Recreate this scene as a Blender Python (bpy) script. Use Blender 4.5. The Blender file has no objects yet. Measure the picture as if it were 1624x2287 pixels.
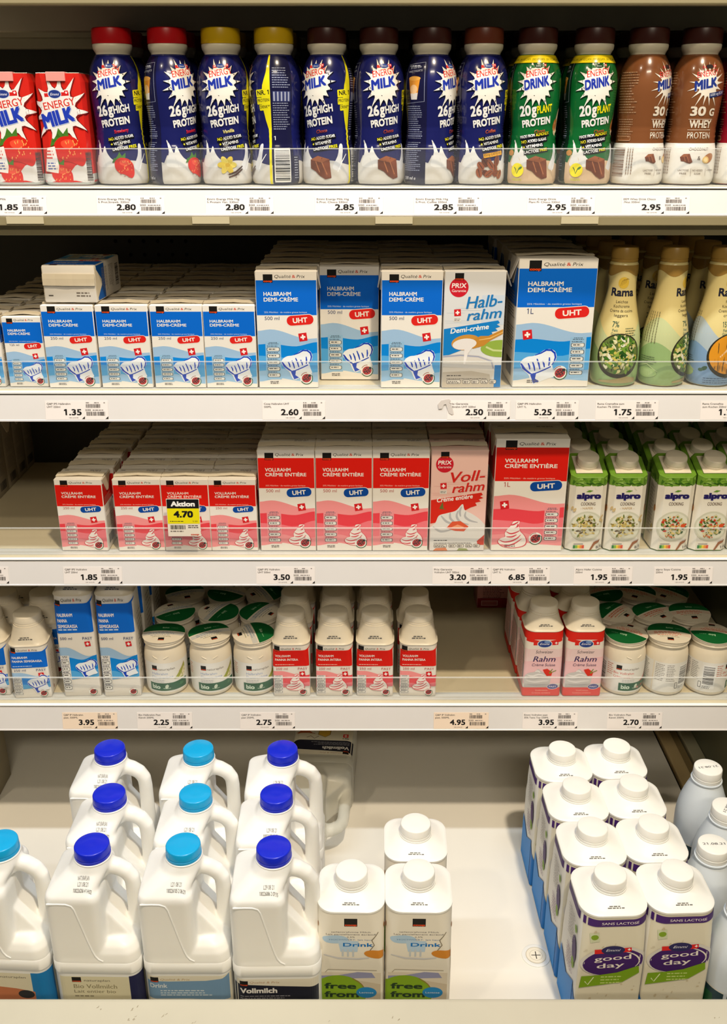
import bpy, bmesh, math, random
from mathutils import Vector, Matrix

# ------------------------------------------------------------------ camera, world, lamps, exposure
SC = bpy.context.scene
COL = SC.collection
EYE = 1.45                                   # camera height above the shop floor
PITCH = 22.3                                 # degrees below the horizon
FPX = 2150.0                                 # focal length in picture pixels
CT, ST = math.cos(math.radians(PITCH)), math.sin(math.radians(PITCH))

cam_d = bpy.data.cameras.new('camera')
cam = bpy.data.objects.new('camera', cam_d)
COL.objects.link(cam)
cam.location = (0, 0, EYE)
cam.rotation_euler = (math.radians(90 - PITCH), 0, 0)
cam_d.sensor_fit = 'VERTICAL'
cam_d.sensor_height = 36
cam_d.lens = FPX / 2287 * 36
cam_d.clip_start = 0.02
SC.camera = cam

w = bpy.data.worlds.new('shop_ambience')
SC.world = w
w.use_nodes = True
w.node_tree.nodes['Background'].inputs[0].default_value = (1.0, 0.94, 0.84, 1)
w.node_tree.nodes['Background'].inputs[1].default_value = 0.07

SC.view_settings.view_transform = 'Standard'
SC.view_settings.look = 'None'
SC.view_settings.gamma = 1
SC.view_settings.use_curve_mapping = False
SC.view_settings.exposure = -0.2


def lamp(name, loc, aim, energy, color, sx, sy=None, spread=180):
    d = bpy.data.lights.new(name, 'AREA')
    d.energy = energy
    d.color = color
    d.shape = 'RECTANGLE' if sy else 'DISK'
    d.size = sx
    if sy:
        d.size_y = sy
    d.spread = math.radians(spread)
    o = bpy.data.objects.new(name, d)
    COL.objects.link(o)
    o.location = loc
    v = Vector(aim) - Vector(loc)
    o.rotation_euler = v.to_track_quat('-Z', 'Y').to_euler()
    return o


# ceiling spot lamp of the shop, just behind the customer; and the light strip in the canopy of the cooler
lamp('ceiling_spot', (0.42, -0.12, EYE + 1.83), (0.0, 1.1, EYE - 0.5), 60, (1.0, 0.84, 0.62), 0.13)
lamp('ceiling_spot', (-1.3, -0.6, EYE + 1.80), (0.0, 1.1, EYE - 0.3), 12, (1.0, 0.84, 0.62), 0.13)
lamp('ceiling_panel', (0.25, -2.2, EYE + 1.83), (0.0, 1.2, EYE - 0.5), 38, (1.0, 0.88, 0.68), 1.2, 0.3)
lamp('canopy_strip', (-0.1, 0.80, EYE + 0.78), (-0.1, 0.98, EYE - 0.6), 19.5, (0.84, 0.92, 1.0), 2.3, 0.05)

# ------------------------------------------------------------------ picture rows to places
Z1, Z2, Z3, Z4, Z5 = EYE - 0.0695, EYE - 0.2945, EYE - 0.508, EYE - 0.7217, EYE - 0.95   # tops of the shelves and the well floor
YR = 1.085                                   # plane of the price rails


def X_at(px, y, z):
    """world x of a picture column at depth y and height z"""
    return (px - 812) / FPX * (y * CT - (z - EYE) * ST)


# ------------------------------------------------------------------ small helpers
RND = random.Random(7)


def lin(c):
    out = []
    for k in c[:3]:
        k = k / 255.0
        out.append(k / 12.92 if k <= 0.04045 else ((k + 0.055) / 1.055) ** 2.4)
    return tuple(out)


def tag(o, label=None, cat=None, group=None, kind=None):
    if label: o['label'] = label
    if cat: o['category'] = cat
    if group: o['group'] = group
    if kind: o['kind'] = kind
    return o


def obj(name, me, m=None, parent=None, smooth=False):
    if m is not None and len(me.materials) == 0:
        me.materials.append(m)
    if smooth:
        me.polygons.foreach_set('use_smooth', [True] * len(me.polygons))
        if smooth != 'all':
            me.set_sharp_from_angle(angle=math.radians(38))
    o = bpy.data.objects.new(name, me)
    COL.objects.link(o)
    if parent is not None:
        o.parent = parent
    return o


def bm_mesh(bm, name='m'):
    bmesh.ops.recalc_face_normals(bm, faces=bm.faces)
    me = bpy.data.meshes.new(name)
    bm.to_mesh(me)
    bm.free()
    return me


def add_box(bm, x0, x1, y0, y1, z0, z1, bev=0.0, seg=2):
    r = bmesh.ops.create_cube(bm, size=1)
    vs = r['verts']
    for v in vs:
        v.co = Vector((x0 + (v.co.x + .5) * (x1 - x0), y0 + (v.co.y + .5) * (y1 - y0), z0 + (v.co.z + .5) * (z1 - z0)))
    if bev:
        es = list({e for v in vs for e in v.link_edges})
        bmesh.ops.bevel(bm, geom=es, offset=bev, segments=seg, affect='EDGES', profile=0.5)


def box_me(x0, x1, y0, y1, z0, z1, bev=0.0, seg=2):
    bm = bmesh.new()
    add_box(bm, x0, x1, y0, y1, z0, z1, bev, seg)
    return bm_mesh(bm)


def ring_pts(cx, cy, hw, hd, r, nc=6, ns=4):
    """rounded rectangle, counter-clockwise seen from above, starting at the middle of the front side"""
    r = min(r, hw, hd)
    pts = []
    cs = [(cx + hw - r, cy - hd + r, -90), (cx + hw - r, cy + hd - r, 0), (cx - hw + r, cy + hd - r, 90), (cx - hw + r, cy - hd + r, 180)]
    arcs = []
    for (ax, ay, a0) in cs:
        arcs.append([(ax + r * math.cos(math.radians(a0 + 90 * k / nc)), ay + r * math.sin(math.radians(a0 + 90 * k / nc))) for k in range(nc + 1)])
    f0 = (cx, cy - hd)
    pts.append(f0)
    for i, arc in enumerate(arcs):
        pts.extend(arc)
        if i < 3:
            p, q = arc[-1], arcs[i + 1][0]
            for k in range(1, ns):
                pts.append((p[0] + (q[0] - p[0]) * k / ns, p[1] + (q[1] - p[1]) * k / ns))
    return pts


def loft_bm(bm, rings, nc=6, ns=1, close_top=True, close_bot=True):
    """rings: (z, hw, hd, r[, cx, cy])"""
    loops = []
    for R in rings:
        z, hw, hd, r = R[:4]
        cx, cy = (R[4], R[5]) if len(R) > 4 else (0, 0)
        loops.append([bm.verts.new((p[0], p[1], z)) for p in ring_pts(cx, cy, hw, hd, r, nc, ns)])
    n = len(loops[0])
    for a, b in zip(loops, loops[1:]):
        for i in range(n):
            j = (i + 1) % n
            bm.faces.new((a[i], a[j], b[j], b[i]))
    if close_bot: bm.faces.new(list(reversed(loops[0])))
    if close_top: bm.faces.new(loops[-1])


def loft_me(rings, nc=6, ns=1, **k):
    bm = bmesh.new()
    loft_bm(bm, rings, nc, ns, **k)
    bmesh.ops.remove_doubles(bm, verts=bm.verts, dist=1e-6)
    return bm_mesh(bm)


def lathe_me(prof, n=40):
    """prof: (z, r)"""
    bm = bmesh.new()
    loops = [[bm.verts.new((r * math.sin(2 * math.pi * i / n), -r * math.cos(2 * math.pi * i / n), z)) for i in range(n)] for z, r in prof]
    for a, b in zip(loops, loops[1:]):
        for i in range(n):
            j = (i + 1) % n
            bm.faces.new((a[i], a[j], b[j], b[i]))
    bm.faces.new(list(reversed(loops[0])))
    bm.faces.new(loops[-1])
    return bm_mesh(bm)


def tube_me(path, rad, n=8, bm=None):
    own = bm is None
    bm = bm or bmesh.new()
    P = [Vector(p) for p in path]
    rads = rad if isinstance(rad, (list, tuple)) else [rad] * len(P)
    loops = []
    for i, p in enumerate(P):
        d = (P[min(i + 1, len(P) - 1)] - P[max(i - 1, 0)]).normalized()
        u = d.cross(Vector((0, 1, 0)))
        if u.length < 0.1: u = d.cross(Vector((1, 0, 0)))
        u.normalize()
        v = d.cross(u)
        loops.append([bm.verts.new(p + rads[i] * (u * math.cos(2 * math.pi * k / n) + v * math.sin(2 * math.pi * k / n))) for k in range(n)])
    for a, b in zip(loops, loops[1:]):
        for i in range(n):
            j = (i + 1) % n
            bm.faces.new((a[i], a[j], b[j], b[i]))
    bm.faces.new(list(reversed(loops[0])))
    bm.faces.new(loops[-1])
    if own: return bm_mesh(bm)


def children(o):
    return [c for c in bpy.data.objects if c.parent is o]


KIDS = {}


def proto_done(o):
    KIDS[o.name] = [(c, c.data, [(g, g.data) for g in bpy.data.objects if g.parent is c]) for c in bpy.data.objects if c.parent is o]
    return o


USED = set()


def place(proto, x, y, z, rz, label, cat, group=None, rx=0, ry=0):
    """first use moves the thing itself, later uses copy it with its parts"""
    if proto.name not in KIDS: proto_done(proto)
    if proto.name not in USED:
        USED.add(proto.name)
        o = proto
    else:
        o = proto.copy()
        COL.objects.link(o)
        for c, cd, gs in KIDS[proto.name]:
            k = c.copy(); k.data = cd; COL.objects.link(k); k.parent = o
            for g, gd in gs:
                q = g.copy(); q.data = gd; COL.objects.link(q); q.parent = k
    o.location = (x, y, z)
    o.rotation_euler = (math.radians(rx), math.radians(ry), math.radians(rz))
    tag(o, label, cat, group)
    return o


def place_round(proto, x, y, z, rz, label, cat, group=None, lid=None):
    """a round thing turned about its axis: the print is turned, the body stays as it is"""
    o = place(proto, x, y, z, 0, label, cat, group)
    T = Matrix.Rotation(math.radians(rz), 4, 'Z')
    for c in o.children:
        if c.name.startswith(('printed_', 'embossed_', 'date_')) and rz:
            c.data = c.data.copy(); c.data.transform(T)
        if c.name.startswith('peel_lid'):
            TL = Matrix.Rotation(math.radians(lid or 0), 4, 'Z')
            c.data = c.data.copy(); c.data.transform(TL)
            for q in c.children:
                q.data = q.data.copy(); q.data.transform(TL)
    return o


# ------------------------------------------------------------------ materials
def mat(name, c, rough=0.5, spec=0.4, metal=0.0, noise=0.0, scale=40, bump=0.0, coat=0.0, trans=0.0, sss=0.0):
    m = bpy.data.materials.new(name)
    m.use_nodes = True
    nt = m.node_tree
    b = nt.nodes['Principled BSDF']
    b.inputs['Base Color'].default_value = (*lin(c), 1)
    b.inputs['Roughness'].default_value = rough
    b.inputs['Specular IOR Level'].default_value = spec
    b.inputs['Metallic'].default_value = metal
    b.inputs['Coat Weight'].default_value = coat
    b.inputs['Coat Roughness'].default_value = 0.08
    if sss:
        b.inputs['Subsurface Weight'].default_value = sss
        b.inputs['Subsurface Radius'].default_value = (0.006, 0.005, 0.004)
        b.inputs['Subsurface Scale'].default_value = 1.0
    if noise or bump:
        tc = nt.nodes.new('ShaderNodeTexCoord')
        nz = nt.nodes.new('ShaderNodeTexNoise')
        nz.inputs['Scale'].default_value = scale
        nz.inputs['Detail'].default_value = 4
        nt.links.new(tc.outputs['Object'], nz.inputs['Vector'])
        if noise:
            mx = nt.nodes.new('ShaderNodeMix')
            mx.data_type = 'RGBA'
            mx.inputs[6].default_value = (*[k * (1 - noise) for k in lin(c)], 1)
            mx.inputs[7].default_value = (*[min(1, k * (1 + noise)) for k in lin(c)], 1)
            nt.links.new(nz.outputs['Fac'], mx.inputs[0])
            nt.links.new(mx.outputs[2], b.inputs['Base Color'])
        if bump:
            bp = nt.nodes.new('ShaderNodeBump')
            bp.inputs['Strength'].default_value = bump
            bp.inputs['Distance'].default_value = 0.002
            nt.links.new(nz.outputs['Fac'], bp.inputs['Height'])
            nt.links.new(bp.outputs[0], b.inputs['Normal'])
    return m


def print_mat(name, rough, coat=0.0, spec=0.4):
    m = mat(name, (255, 255, 255), rough, spec, coat=coat)
    nt = m.node_tree
    a = nt.nodes.new('ShaderNodeVertexColor')
    a.layer_name = 'Col'
    nt.links.new(a.outputs['Color'], nt.nodes['Principled BSDF'].inputs['Base Color'])
    return m


PAPER = print_mat('printed_card', 0.5, 0.0, 0.22)
SLEEVE = print_mat('printed_sleeve', 0.22, 0.35, 0.25)
LABELP = print_mat('printed_label', 0.4)
CARD = mat('white_coated_card', (238, 232, 222), 0.45, noise=0.03)
CARDB = mat('folded_card_ends', (226, 214, 190), 0.5, noise=0.04)
PLW = mat('white_plastic', (240, 239, 234), 0.32, noise=0.015, sss=0.12)
PLJ = mat('milky_white_plastic', (243, 243, 240), 0.38, noise=0.015, sss=0.15)
CREAMCAP = mat('cream_plastic', (236, 226, 206), 0.35, noise=0.02)
NECKP = mat('cream_bottle_neck', (232, 222, 196), 0.35, noise=0.02)


def plain(name, c, rough=0.35, **k):
    return mat(name, c, rough, noise=0.04, **k)


CAPRED = plain('red_cap_plastic', (205, 14, 20))
CAPYEL = plain('yellow_cap_plastic', (222, 178, 10))
CAPBRN = plain('dark_brown_cap_plastic', (66, 28, 20))
CAPCOF = plain('brown_cap_plastic', (112, 52, 30))
CAPBLU = plain('royal_blue_cap_plastic', (20, 40, 205), 0.25)
CAPSKY = plain('sky_blue_cap_plastic', (20, 165, 225), 0.25)
GOLDCAP = plain('mustard_cap_plastic', (176, 138, 66))
SHELFM = mat('beige_powder_coated_steel', (208, 196, 166), 0.42, noise=0.05, scale=25)
SHELFE = mat('shaded_steel_edge', (150, 138, 104), 0.45, noise=0.04, scale=25)  # shelf beige darkened, as if the canopy light missed the edges
RAILM = mat('white_price_rail_plastic', (226, 222, 220), 0.28, noise=0.02)
BEADM = mat('glossy_white_rail_bead', (250, 250, 246), 0.2, noise=0.01)
DARKM = mat('dark_grey_panel', (62, 58, 48), 0.55, noise=0.08, scale=30)
WELLM = mat('white_enamel_floor', (238, 234, 225), 0.35, noise=0.03, scale=12)
COUNTM = mat('cream_plastic_bumper', (198, 193, 176), 0.4, noise=0.05, scale=18, bump=0.05)


def clear_mat():
    m = bpy.data.materials.new('clear_acrylic')
    m.use_nodes = True
    nt = m.node_tree
    nt.nodes.clear()
    out = nt.nodes.new('ShaderNodeOutputMaterial')
    tr = nt.nodes.new('ShaderNodeBsdfTransparent')
    tr.inputs[0].default_value = (0.993, 0.996, 0.995, 1)
    gl = nt.nodes.new('ShaderNodeBsdfGlossy')
    gl.inputs['Roughness'].default_value = 0.06
    df = nt.nodes.new('ShaderNodeBsdfDiffuse')
    df.inputs[0].default_value = (0.9, 0.92, 0.92, 1)
    m1 = nt.nodes.new('ShaderNodeMixShader')
    m2 = nt.nodes.new('ShaderNodeMixShader')
    m2.inputs[0].default_value = 0.025
    m1.inputs[0].default_value = 0.025
    nt.links.new(tr.outputs[0], m1.inputs[1])
    nt.links.new(gl.outputs[0], m1.inputs[2])
    nt.links.new(m1.outputs[0], m2.inputs[1])
    nt.links.new(df.outputs[0], m2.inputs[2])
    nt.links.new(m2.outputs[0], out.inputs[0])
    return m


ACRYL = clear_mat()
EDGEM = mat('polished_acrylic_edge', (235, 235, 230), 0.3)
for _n in ('edge',):
    _b = EDGEM.node_tree.nodes['Principled BSDF']
    _b.inputs['Alpha'].default_value = 0.4


# ------------------------------------------------------------------ printed artwork: flat shapes laid over a surface
TXT = {}


def text_mesh(s, bold, shear):
    k = (s, bold, shear)
    if k not in TXT:
        cu = bpy.data.curves.new('t', 'FONT')
        cu.body = s
        cu.size = 1
        cu.offset = bold
        cu.shear = shear
        cu.resolution_u = 3
        o = bpy.data.objects.new('t', cu)
        me = bpy.data.meshes.new_from_object(o)
        vs = [(v.co.x, v.co.y) for v in me.vertices]
        fs = [tuple(p.vertices) for p in me.polygons]
        for i, ch in enumerate(s):                  # the figure one gets its little flag
            if ch != '1': continue
            cu.body = '1'
            m1 = bpy.data.meshes.new_from_object(o); w1 = max(v.co.x for v in m1.vertices) - min(v.co.x for v in m1.vertices)
            cu.body = s[:i + 1]
            m2 = bpy.data.meshes.new_from_object(o); xl = max(v.co.x for v in m2.vertices) - w1
            bpy.data.meshes.remove(m1); bpy.data.meshes.remove(m2)
            n = len(vs)
            vs += [(xl + .02, .70), (xl - .13, .585), (xl - .13, .50), (xl + .02, .59)]
            fs.append((n, n + 1, n + 2, n + 3))
        bpy.data.objects.remove(o)
        bpy.data.curves.remove(cu)
        bpy.data.meshes.remove(me)
        TXT[k] = (vs, fs)
    return TXT[k]




def rounded(pts, n=4, closed=True):
    """smooth curve through the given points"""
    m = len(pts)
    out = []
    for i in range(m if closed else m - 1):
        p0, p1, p2, p3 = (pts[(i + k - 1) % m] for k in range(4)) if closed else (pts[max(i - 1, 0)], pts[i], pts[i + 1], pts[min(i + 2, m - 1)])
        for k in range(n):
            t = k / n
            out.append(tuple(.5 * (2 * p1[c] + (p2[c] - p0[c]) * t + (2 * p0[c] - 5 * p1[c] + 4 * p2[c] - p3[c]) * t * t + (3 * p1[c] - p0[c] - 3 * p2[c] + p3[c]) * t ** 3) for c in (0, 1)))
    if not closed: out.append(tuple(pts[-1]))
    return out


class Art:
    """flat coloured shapes in millimetres; every call lies a hair above the one before"""

    def __init__(self):
        self.v, self.f, self.c = [], [], []
        self.L = 1

    def _add(self, pts, faces, col, rot=0, about=(0, 0)):
        b = len(self.v)
        if rot:
            a = math.radians(rot); ca, sa = math.cos(a), math.sin(a)
            pts = [(about[0] + (x - about[0]) * ca - (y - about[1]) * sa, about[1] + (x - about[0]) * sa + (y - about[1]) * ca) for x, y in pts]
        self.v.extend((x, y, self.L) for x, y in pts)
        c = lin(col)
        for f in faces:
            self.f.append([b + i for i in f]); self.c.append(c)
        self.L += 1

    def poly(self, pts, col, rot=0, about=(0, 0)):
        self._add(pts, [range(len(pts))], col, rot, about)

    def polys(self, many, col, rot=0, about=(0, 0)):
        pts, fs = [], []
        for p in many:
            fs.append(range(len(pts), len(pts) + len(p))); pts.extend(p)
        if pts: self._add(pts, fs, col, rot, about)

    def rect(self, x0, y0, x1, y1, col, rot=0):
        self.poly([(x0, y0), (x1, y0), (x1, y1), (x0, y1)], col, rot, ((x0 + x1) / 2, (y0 + y1) / 2))

    def ell(self, cx, cy, rx, ry, col, n=22, rot=0):
        self.poly([(cx + rx * math.cos(2 * math.pi * k / n), cy + ry * math.sin(2 * math.pi * k / n)) for k in range(n)], col, rot, (cx, cy))

    def rrect(self, x0, y0, x1, y1, r, col, rot=0):
        p = []
        for (ax, ay, a0) in ((x1 - r, y0 + r, -90), (x1 - r, y1 - r, 0), (x0 + r, y1 - r, 90), (x0 + r, y0 + r, 180)):
            p += [(ax + r * math.cos(math.radians(a0 + 18 * k)), ay + r * math.sin(math.radians(a0 + 18 * k))) for k in range(6)]
        self.poly(p, col, rot, ((x0 + x1) / 2, (y0 + y1) / 2))

    def star(self, cx, cy, ro, ri, n, col, rnd=0.0, sx=1, seed=1, rot=0):
        R = random.Random(seed)
        p = []
        for k in range(n):
            a = 2 * math.pi * (k + rot) / n
            o = ro * (1 + R.uniform(-rnd, rnd))
            q = []
            p.append((cx + sx * o * math.sin(a), cy + o * math.cos(a)))
            for t in (0.24, 0.5, 0.76):
                a2 = a + 2 * math.pi / n * t
                rr = ri * (1.08 if t != 0.5 else 0.97)
                p.append((cx + sx * rr * math.sin(a2), cy + rr * math.cos(a2)))
        self.poly(p, col)

    def line(self, pts, wd, col, taper=False):
        L, R = [], []
        n = len(pts)
        for i, (x, y) in enumerate(pts):
            x0, y0 = pts[max(i - 1, 0)]; x1, y1 = pts[min(i + 1, n - 1)]
            d = math.hypot(x1 - x0, y1 - y0) or 1
            h = wd / 2
            if taper: h *= 0.25 + 0.75 * math.sin(math.pi * (i + .5) / n)
            nx, ny = -(y1 - y0) / d * h, (x1 - x0) / d * h
            L.append((x + nx, y + ny)); R.append((x - nx, y - ny))
        self.polys([[L[i], R[i], R[i + 1], L[i + 1]] for i in range(n - 1)], col)

    def text(self, s, x, y, h, col, w=None, al='L', bold=0.0, shear=0.0, rot=0, about=None):
        """h = cap height, w = full width, y = base line; bold letters are overprinted with small shifts"""
        vs, fs = text_mesh(s, 0.0, shear)
        if not vs: return
        x0 = min(v[0] for v in vs); x1 = max(v[0] for v in vs)
        k = h / (0.70 + 2 * bold)
        kx = (w / (x1 - x0 + 2 * bold)) if w else k
        W = (x1 - x0 + 2 * bold) * kx
        ox = x - (0 if al == 'L' else W / 2 if al == 'C' else W) + bold * kx
        b = bold * 1.0
        sh = [(0, 0)] if not bold else [(-b, 0), (b, 0)] if bold < .014 else [(-b, -b), (b, -b), (b, b), (-b, b)] if bold < .035 else [(-b, -b), (b, -b), (b, b), (-b, b), (0, 0)]
        for dx, dy in sh:
            self._add([(ox + (vx - x0 + dx) * kx, y + (vy + bold + dy) * k) for vx, vy in vs], fs, col, rot, about or (x, y))
            self.L -= .5
        self.L += .5

    def greek(self, x0, x1, y, lines, pitch, h, col, seed=3, al='L'):
        R = random.Random(seed)
        ps = []
        for i in range(lines):
            yy = y - i * pitch
            wd = (x1 - x0) * R.uniform(.72, 1)
            xa = x0 if al == 'L' else (x0 + x1) / 2 - wd / 2
            x = xa
            while x < xa + wd:
                q = min(x + R.uniform(.8, 2.6) * h * 1.6, xa + wd)
                ps.append([(x, yy), (q, yy), (q, yy + h), (x, yy + h)])
                x = q + h * .7
        self.polys(ps, col)

    def bars(self, x0, x1, y0, y1, col, n=26, seed=5, vertical=False):
        R = random.Random(seed)
        ps = []
        a, b = (y0, y1) if vertical else (x0, x1)
        x = a
        u = (b - a) / n
        while x < b - u * .3:
            q = min(x + u * R.choice((.4, .5, .9, 1.3)), b)
            ps.append([(x0, x), (x1, x), (x1, q), (x0, q)] if vertical else [(x, y0), (q, y0), (q, y1), (x, y1)])
            x = q + u * R.choice((.4, .6, .9))
        self.polys(ps, col)

    def swiss(self, cx, cy, s, rot=8):
        self.rect(cx - s / 2, cy - s / 2, cx + s / 2, cy + s / 2, (214, 28, 34), rot)
        p, q = s * .3, s * .1
        self.poly([(cx + x, cy + y) for x, y in ((-p, -q), (-q, -q), (-q, -p), (q, -p), (q, -q), (p, -q), (p, q), (q, q), (q, p), (-q, p), (-q, q), (-p, q))], (250, 246, 240), rot, (cx, cy))

    def coop(self, x0, y0, wd, ht):
        """black square with an orange-red word"""
        self.rect(x0, y0, x0 + wd, y0 + ht, (24, 22, 20))
        self.text('coop', x0 + wd * .04, y0 + ht * .07, ht * .26, (226, 74, 28), wd * .92, bold=.05)

    def build(self, name, m, parent, surf, ucuts=(), vcuts=(), clip=None, smooth=False, base=.00012, step=None):
        bm = bmesh.new()
        cl = bm.loops.layers.float_color.new('Col')
        step = step or (0.0065 if smooth else 0.0045)
        vs = [bm.verts.new((p[0], p[1], p[2] * step)) for p in self.v]
        for f, c in zip(self.f, self.c):
            idx = list(dict.fromkeys(f))
            if len(idx) < 3: continue
            try:
                fa = bm.faces.new([vs[i] for i in idx])
            except ValueError:
                continue
            for l in fa.loops: l[cl] = (*c, 1)
        bm.normal_update()
        flip = [f for f in bm.faces if f.normal.z < 0]
        if flip: bmesh.ops.reverse_faces(bm, faces=flip)
        big = [f for f in bm.faces if len(f.verts) > 4]
        if big: bmesh.ops.triangulate(bm, faces=big)
        for axis, cuts in ((0, ucuts), (1, vcuts)):
            for c in cuts:
                co = Vector((c, 0, 0) if axis == 0 else (0, c, 0))
                no = Vector((1, 0, 0) if axis == 0 else (0, 1, 0))
                bmesh.ops.bisect_plane(bm, geom=bm.verts[:] + bm.edges[:] + bm.faces[:], dist=1e-5, plane_co=co, plane_no=no)
        if clip:
            for co, no in (((clip[0], 0, 0), (-1, 0, 0)), ((clip[2], 0, 0), (1, 0, 0)), ((0, clip[1], 0), (0, -1, 0)), ((0, clip[3], 0), (0, 1, 0))):
                bmesh.ops.bisect_plane(bm, geom=bm.verts[:] + bm.edges[:] + bm.faces[:], dist=1e-5, plane_co=Vector(co), plane_no=Vector(no), clear_outer=True)
        for v in bm.verts:
            v.co = Vector(surf(v.co.x / 1000, v.co.y / 1000, v.co.z / 1000 + base))
        me = bpy.data.meshes.new(name)
        bm.to_mesh(me)
        bm.free()
        return obj(name, me, m, parent, 'all' if smooth else False)


def front_surf(y):
    return lambda u, v, o: (u, y - o, v)


def body_surf(rings, ref=None):
    """artwork laid round a lofted body: u = distance along the outline from the middle of the front"""
    def at(z):
        if z <= rings[0][0]: R = rings[0]; return R[1], R[2], R[3]
        for a, b in zip(rings, rings[1:]):
            if z <= b[0]:
                t = (z - a[0]) / ((b[0] - a[0]) or 1)
                return tuple(a[i] + (b[i] - a[i]) * t for i in (1, 2, 3))
        R = rings[-1]
        return R[1], R[2], R[3]

    def f(u, v, o):
        hw, hd, r = at(v)
        r = min(r, hw, hd)
        if r >= hw * .999:                      # round: u is an arc at the reference radius
            a = u / (ref or hw)
            return ((hw + o) * math.sin(a), -(hw + o) * math.cos(a), v)
        s = 1 if u >= 0 else -1
        d = abs(u)
        a0, q = hw - r, r * math.pi / 2
        if d <= a0: return (s * d, -hd - o, v)
        d -= a0
        if d <= q:
            t = d / r if r else 0
            return (s * (hw - r + (r + o) * math.sin(t)), -(hd - r) - (r + o) * math.cos(t), v)
        d -= q
        if d <= 2 * (hd - r): return (s * (hw + o), -(hd - r) + d, v)
        d -= 2 * (hd - r)
        if d <= q:
            t = d / r if r else 0
            return (s * (hw - r + (r + o) * math.cos(t)), (hd - r) + (r + o) * math.sin(t), v)
        return (s * (hw - r - (d - q)), hd + o, v)
    return f


def frange(a, b, s):
    n = int(round((b - a) / s))
    return [a + s * i for i in range(n + 1)]


def ordinal(n):
    return ['', 'first', 'second', 'third', 'fourth', 'fifth', 'sixth', 'seventh', 'eighth', 'ninth', 'tenth'][n]

# ------------------------------------------------------------------ the cooler: floor, walls, shelves
XL, XR = -0.86, 0.543
YB = 1.45


def struct(name, me, m, parent=None):
    o = obj(name, me, m, parent)
    if parent is None: o['kind'] = 'structure'
    return o


fl = struct('floor', box_me(XL, 0.484, 0.746, YB, Z5 - 0.02, Z5), WELLM)
wb = struct('wall_back', box_me(XL, 0.60, YB, YB + 0.02, Z5 - 0.02, EYE + 0.33), DARKM)
HOLEM = mat('black_hole', (10, 10, 10), 0.9)
bm = bmesh.new()
for zr in (EYE - 0.1674, EYE - 0.1866):
    for k in range(6):
        x = -0.362 + 0.0205 * k
        ang = [2 * math.pi * q / 10 for q in range(10)]
        bm.faces.new([bm.verts.new((x + 0.0028 * math.cos(a), YB - 0.0004, zr + 0.0028 * math.sin(a))) for a in ang])
obj('perforation', bm_mesh(bm), HOLEM, wb)
GLASSW = mat('dark_green_grey_side_panel', (112, 114, 94), 0.25, noise=0.08, scale=8)
struct('wall_right', box_me(0.5445, 0.556, 0.746, YB, Z5 - 0.02, EYE + 0.33), GLASSW)
BROWNT = mat('brown_divider_profile', (206, 182, 136), 0.45, noise=0.06)
GREYT = mat('grey_green_divider_profile', (186, 182, 156), 0.45, noise=0.06)
DARKT = mat('dark_gap_fill', (40, 34, 24), 0.7)  # for the seam under the trims and the shade painted into rail gaps
struct('trim_1', box_me(0.488, 0.509, 0.746, YB, Z5 - 0.02, Z5 + 0.006, 0.002), BROWNT)
struct('trim_2', box_me(0.509, 0.521, 0.746, YB, Z5 - 0.02, Z5 + 0.002), mat('olive_divider_profile', (150, 130, 90), 0.5))
struct('trim_3', box_me(0.523, 0.5445, 0.746, YB, Z5 - 0.02, Z5 + 0.008, 0.002), GREYT)
struct('trim_4', box_me(0.484, 0.5445, 0.746, YB, Z5 - 0.03, Z5 - 0.004), DARKT)

# front bumper of the well
bump = struct('trim_5', box_me(-0.62, 0.62, 0.60, 0.745, EYE - 1.10, EYE - 0.857, 0.007, 4), COUNTM)
a = Art()
R = random.Random(4)
for px, py, n in ((292, 2263, 5), (362, 2257, 3), (436, 2274, 3), (300, 2246, 3), (735, 2274, 4), (222, 2243, 2), (1600, 2262, 2), (880, 2266, 2)):
    yy = 0.724 - (py - 2253) * 0.00062
    xx = X_at(px, yy, EYE - 0.857)
    for k in range(n):
        x, y = xx * 1000 + R.uniform(-4, 4), yy * 1000 + R.uniform(-3, 3)
        l = R.uniform(.5, 1.7)
        a.line([(x, y), (x + l, y + R.uniform(-.2, 2.2)), (x + l + .6, y + R.uniform(.4, 2.6))], R.uniform(.35, 1.0), (150, 140, 118), True)
a.build('scuff', PAPER, bump, lambda u, v, o: (u, v, EYE - 0.857 + o))

# drain in the well floor
dx, dy = X_at(1197, 0.884, Z5), 0.884
t = tag(obj('floor_drain', lathe_me([(0, .0172), (.0008, .0172), (.0012, .016), (.0010, .0140)], 40), PLW, smooth=True),
        'round white drain plug with a cross slot in the white well floor', 'drain')
t.location = (dx, dy, Z5 + 0.0002)
a = Art()
a.ell(0, 0, 12.4, 12.4, (196, 184, 160), 36); a.ell(0, 0, 11.7, 11.7, (238, 230, 212), 36)
a.ell(0, 0, 8.0, 8.0, (205, 195, 172), 30); a.ell(0, 0, 7.4, 7.4, (240, 232, 214), 30)
a.rect(-5.6, -.55, 5.6, .55, (52, 46, 40)); a.rect(-.55, -5.6, .55, 5.6, (52, 46, 40))
a.build('cross_slot', PAPER, t, lambda u, v, o: (u, v, .0012 + o))

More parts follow.
